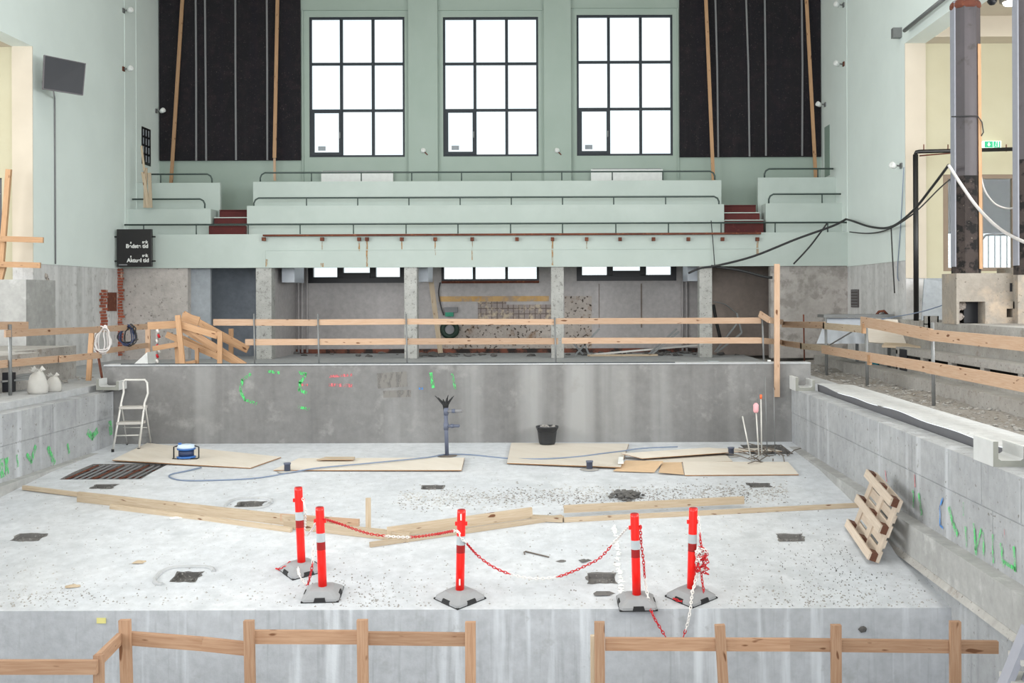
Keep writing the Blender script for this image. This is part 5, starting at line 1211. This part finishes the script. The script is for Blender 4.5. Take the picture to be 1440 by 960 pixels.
# floor pipe stubs
for px,py,h,l in ((404,663,.12,'grey pipe stub rising at the left end of the long plywood sheet'),(829,660,.12,'grey pipe stub in front of the bucket plywood'),(1028,641,.13,'grey pipe stub beside the rebar pit')):
    a=FP(px,py); t=thing('floor_pipe_stub',l,'pipe stub',(a.x,a.y,fz(a.y)),'pipe stubs in the pool floor'); MB().lathe([(.05,-.01),(.05,h),(.058,h),(.058,h+.02),(.045,h+.02)],(a.x,a.y,fz(a.y)),12).build('stub',M['pvc'],t); MB().lathe([(.16,.001),(.13,.012),(.05,.014)],(a.x,a.y,fz(a.y)),12).build('mortar_collar',M['chips'],t)
# rebars with caps
for (x0,y0),(x1,y1),c,l in (((1044,585),(1058,649),None,'short bare rebar leaning, leftmost of the upright bars'),((1063,575),(1068,649),'pink','upright rebar with a pink cap'),((1070,558),(1071.5,645),'orange','tallest upright rebar with an orange tip'),((1076,530),(1079,640),None,'thin rebar by the far wall right of the orange-tipped bar'),((1088,545),(1090,640),None,'thin rebar just right of the plank line')):
    a=FP(x1,y1); 
    b=P(x0,y0,a.y+.05); t=thing('rebar',l,'rebar',(a.x,a.y,fz(a.y)),'upright rebars at the pit'); MB().tube([(a.x,a.y,fz(a.y)-.05),b],.012 if c or x0==1044 else .008,6).build('bar',M['alu'] if c or x0==1044 else M['steel'],t)
    if c: MB().lathe([(.03,-.06),(.045,-.03),(.045,.07),(.02,.1)] if c=='pink' else [(.02,-.03),(.02,.04)],b,10).build('cap',M[c],t)
t=thing('wire_bundle','tangle of bent grey reinforcement wires in the far right corner of the pool floor','wires',FP(1090,640))
for k in range(24):
    a=FP(random.uniform(1045,1108),random.uniform(632,650),random.uniform(0,.04)); b=a+Vector((random.uniform(-.5,.5),random.uniform(-.3,.6),random.uniform(-.01,.16))); b.z=max(b.z,fz(b.y)+.01)
    MB().tube([a,a.lerp(b,.5)+Vector((0,0,.03)),b],.009,5).build('wire',M['rebar'],t)
# pallet leaning on the ledge
B0=Vector((3.80,12.62,0)); B0.z=fz(12.62)+.02; al=math.radians(19)
B1=FP(1211,748); e1=Vector((B1.x-B0.x-.0,B1.y-B0.y+.0,B1.z-B0.z)); e1.x=.04*e1.length; e1.normalize()
e2=Vector((math.sin(al),0,math.cos(al))); e2=(e2-e1*e2.dot(e1)).normalized(); e3=e2.cross(e1); e3=e3 if e3.x<0 else -e3
t=thing('wooden_pallet','wooden pallet standing on its long edge, leaning on the right pool ledge','pallet',B0)
def pb(l0,l1,h0,h1,t0,t1,name,mat):
    c=B0+e1*((l0+l1)/2)+e2*((h0+h1)/2)+e3*((t0+t1)/2); MB().obox(c,(e1,e2,e3),((l1-l0)/2,(h1-h0)/2,(t1-t0)/2)).build(name,M[mat],t)
for h in (0,.35,.7): pb(0,1.2,h,h+.1,.122,.144,'bottom_board','pallet')
for h in (0,.35,.7):
    for l in (0,.53,1.055): pb(l,l+.145,h,h+.1,.044,.122,'block','block')
for l in (0,.53,1.055): pb(l,l+.145,0,.8,.022,.044,'stringer_board','pallet')
for h,w in ((0,.145),(.187,.1),(.3275,.145),(.513,.1),(.655,.145)): pb(0,1.2,h,h+w,0,.022,'deck_board','pallet')
# white spilled line + odds and ends
mb=MB(); pts=[(863,738),(866,755),(869,775),(869,795),(873,815),(873,838)]
for a,b in zip(pts,pts[1:]):
    for k in range(26):
        s=random.random(); mb.chip(FP(a[0]+(b[0]-a[0])*s+random.gauss(0,1.2),a[1]+(b[1]-a[1])*s,.001),random.uniform(.012,.045),random.uniform(.004,.02))
tag(mb.build('plaster_spill',M['white']),'irregular white line of spilled plaster left of the brink post','spill',None,'stuff')
tag(MB().tube([G(738,779,.012),G(737,776,.012),G(739,775,.012),G(772,783,.012)],.009,6).build('bent_rod',M['rebar']),'bent thin steel rod lying on the floor right of the middle post','rod')
for px,py,w,l in ((822,788,.09,'dark flat scrap lying between the middle and brink posts'),(788,789,.07,'small dark flake near the bent rod'),(847,834,.14,'torn dark strip lying just behind the brink'),(99,824,.12,'thin pale wood chip on the left floor near the brink'),(196,790,.09,'brown wood chip left of the ringed recess'),(248,728,.1,'white plaster fragment behind the left floor')):
    a=G(px,py,.0); tag(MB().chip((a.x,a.y,fz(a.y)),w,.02).chip((a.x+w*.5,a.y+.02,fz(a.y)),w*.6,.015).build('floor_scrap',M['darkchips'] if 'dark' in l else (M['white'] if 'white' in l else M['woodpale'])),l,'scrap','scraps on the pool floor')
mb=MB(); 
for k in range(60):
    a=FP(880+random.gauss(0,9),699+random.gauss(0,2.4)); r=random.uniform(.02,.07); mb.blob((a.x,a.y,fz(a.y)+random.uniform(.0,.07)),r,(1.2,1,.7))
tag(mb.build('rubble_heap',M['darkchips']),'small dark heap of broken concrete in the middle of the debris strip','rubble',None,'stuff')
def scatter(n,fn,mat,rr,label,name):
    mb=MB()
    for k in range(n):
        x,y=fn(); a=FP(x,y)
        if a.y<YD+.03 or a.y>YF or a.x<PL+.2 or a.x>PR-.2: continue
        if any(h[0]-.03<a.x<h[1]+.03 and h[2]-.03<a.y<h[3]+.03 for h in holes): continue
        if any(inpoly(a.x,a.y,k_) for k_ in KEEP): continue
        if a.x>3.6 and 12.4<a.y<14: continue
        mb.chip((a.x,a.y,fz(a.y)-.002),random.uniform(*rr),random.uniform(.004,.018))
    tag(mb.build(name,mat),label,'debris',None,'stuff')
def band():
    x=random.uniform(560,1110); return x, 697+random.gauss(0,7)-.02*(x-800)
def anyw(): return random.uniform(0,1330), random.uniform(640,853)
def nearb(): return random.choice((random.gauss(60,60),random.gauss(500,60),random.gauss(1180,90),random.uniform(0,1320))), 853-abs(random.gauss(0,22))
def rightb(): return random.gauss(1180,60), random.gauss(790,35)
scatter(1700,band,M['chips'],(.006,.03),'strip of loose concrete chips across the middle of the pool floor','concrete_chips')
scatter(420,band,M['darkchips'],(.006,.022),'darker grains mixed into the strip of concrete chips','dark_grains')
scatter(900,anyw,M['chips'],(.005,.018),'fine chips scattered over the whole pool floor','fine_chips')
scatter(900,nearb,M['chips'],(.005,.02),'fine chips gathered near the brink of the shallow floor','brink_chips')
scatter(500,rightb,M['darkchips'],(.004,.013),'dark grit on the right side of the pool floor near the pallet','dark_grit')
# crumbs on the decks
mb=MB()
for k in range(900):
    x=random.uniform(5.3,6.9); y=random.uniform(9,27); mb.blob((x,y,gz(x,y)+.005),random.uniform(.012,.045),(1.2,1,.6))
tag(mb.build('deck_rubble',M['oldconc']),'loose rubble strewn over the right deck below the guard rail','rubble',None,'stuff')
mb=MB()
for k in range(500):
    x=random.uniform(-11.6,-9.3); y=random.uniform(15,21.8); mb.blob((x,y,.02 if y>YF else gz(x,y)+.095),random.uniform(.012,.06),(1.2,1,.6))
tag(mb.build('deck_rubble',M['oldconc']),'loose rubble strewn over the left deck behind the guard rail','rubble',None,'stuff')
# ================================================================ LIGHT AND CAMERA
w=bpy.data.worlds.new('World'); SC.world=w; w.use_nodes=True; bg=w.node_tree.nodes['Background']
bg.inputs['Color'].default_value=(.92,.965,1,1); bg.inputs['Strength'].default_value=WORLD
def area(name,loc,rot,sx,sy,power,col=(1,1,1)):
    l=bpy.data.lights.new(name,'AREA'); l.shape='RECTANGLE'; l.size=sx; l.size_y=sy; l.energy=power; l.color=col
    o=bpy.data.objects.new(name,l); COL.objects.link(o); o.location=loc; o.rotation_euler=rot; return o
CW=(.94,.97,1)
for y,k in ((2,1),(8,1),(14,1),(19.5,.9)):
    for x in (-7.2,3.4): area('hall_ceiling_lamp',(x,y,ZC-.1),(0,0,0),5,3.6,LAMP*k,CW)
area('rear_window_light',(-2,-13.5,6.0),(math.radians(84),0,0),18,9,FRONT,CW)
area('side_fill_light',(13.7,8,4.6),(0,math.radians(82),0),4.5,20,SIDE,CW)  # added fill before the solid outer wall, brightens the opposite side wall
area('side_fill_light',(-17.4,8,4.6),(0,math.radians(-82),0),4.5,20,SIDE,CW)  # matching added fill on the left, no window modelled behind it
area('side_room_lamp',(10.4,19,7.5),(0,0,0),2.2,6,NICHE,(1,.97,.9))
area('side_room_lamp',(-14,19,7.5),(0,0,0),2.2,6,NICHE,(1,.97,.9))
cd=bpy.data.cameras.new('Camera'); cam=bpy.data.objects.new('Camera',cd); COL.objects.link(cam); SC.camera=cam
cd.sensor_width=36; cd.lens=F/1440*36; cd.shift_x=(720-CX)/1440; cd.shift_y=(CY-480)/1440; cd.clip_end=200; cd.clip_start=.1
cam.location=(0,0,CZ); cam.rotation_euler=(Matrix.Rotation(math.pi/2,4,'X')@Matrix.Rotation(-RO,4,'Z')).to_euler()
vs=SC.view_settings; SC.display_settings.display_device='sRGB'; vs.view_transform='Standard'; vs.look='None'; vs.gamma=1; vs.exposure=EXPO; vs.use_curve_mapping=False
SC.cycles.use_denoising=True; SC.cycles.max_bounces=8; SC.cycles.transparent_max_bounces=12; SC.cycles.sample_clamp_indirect=6
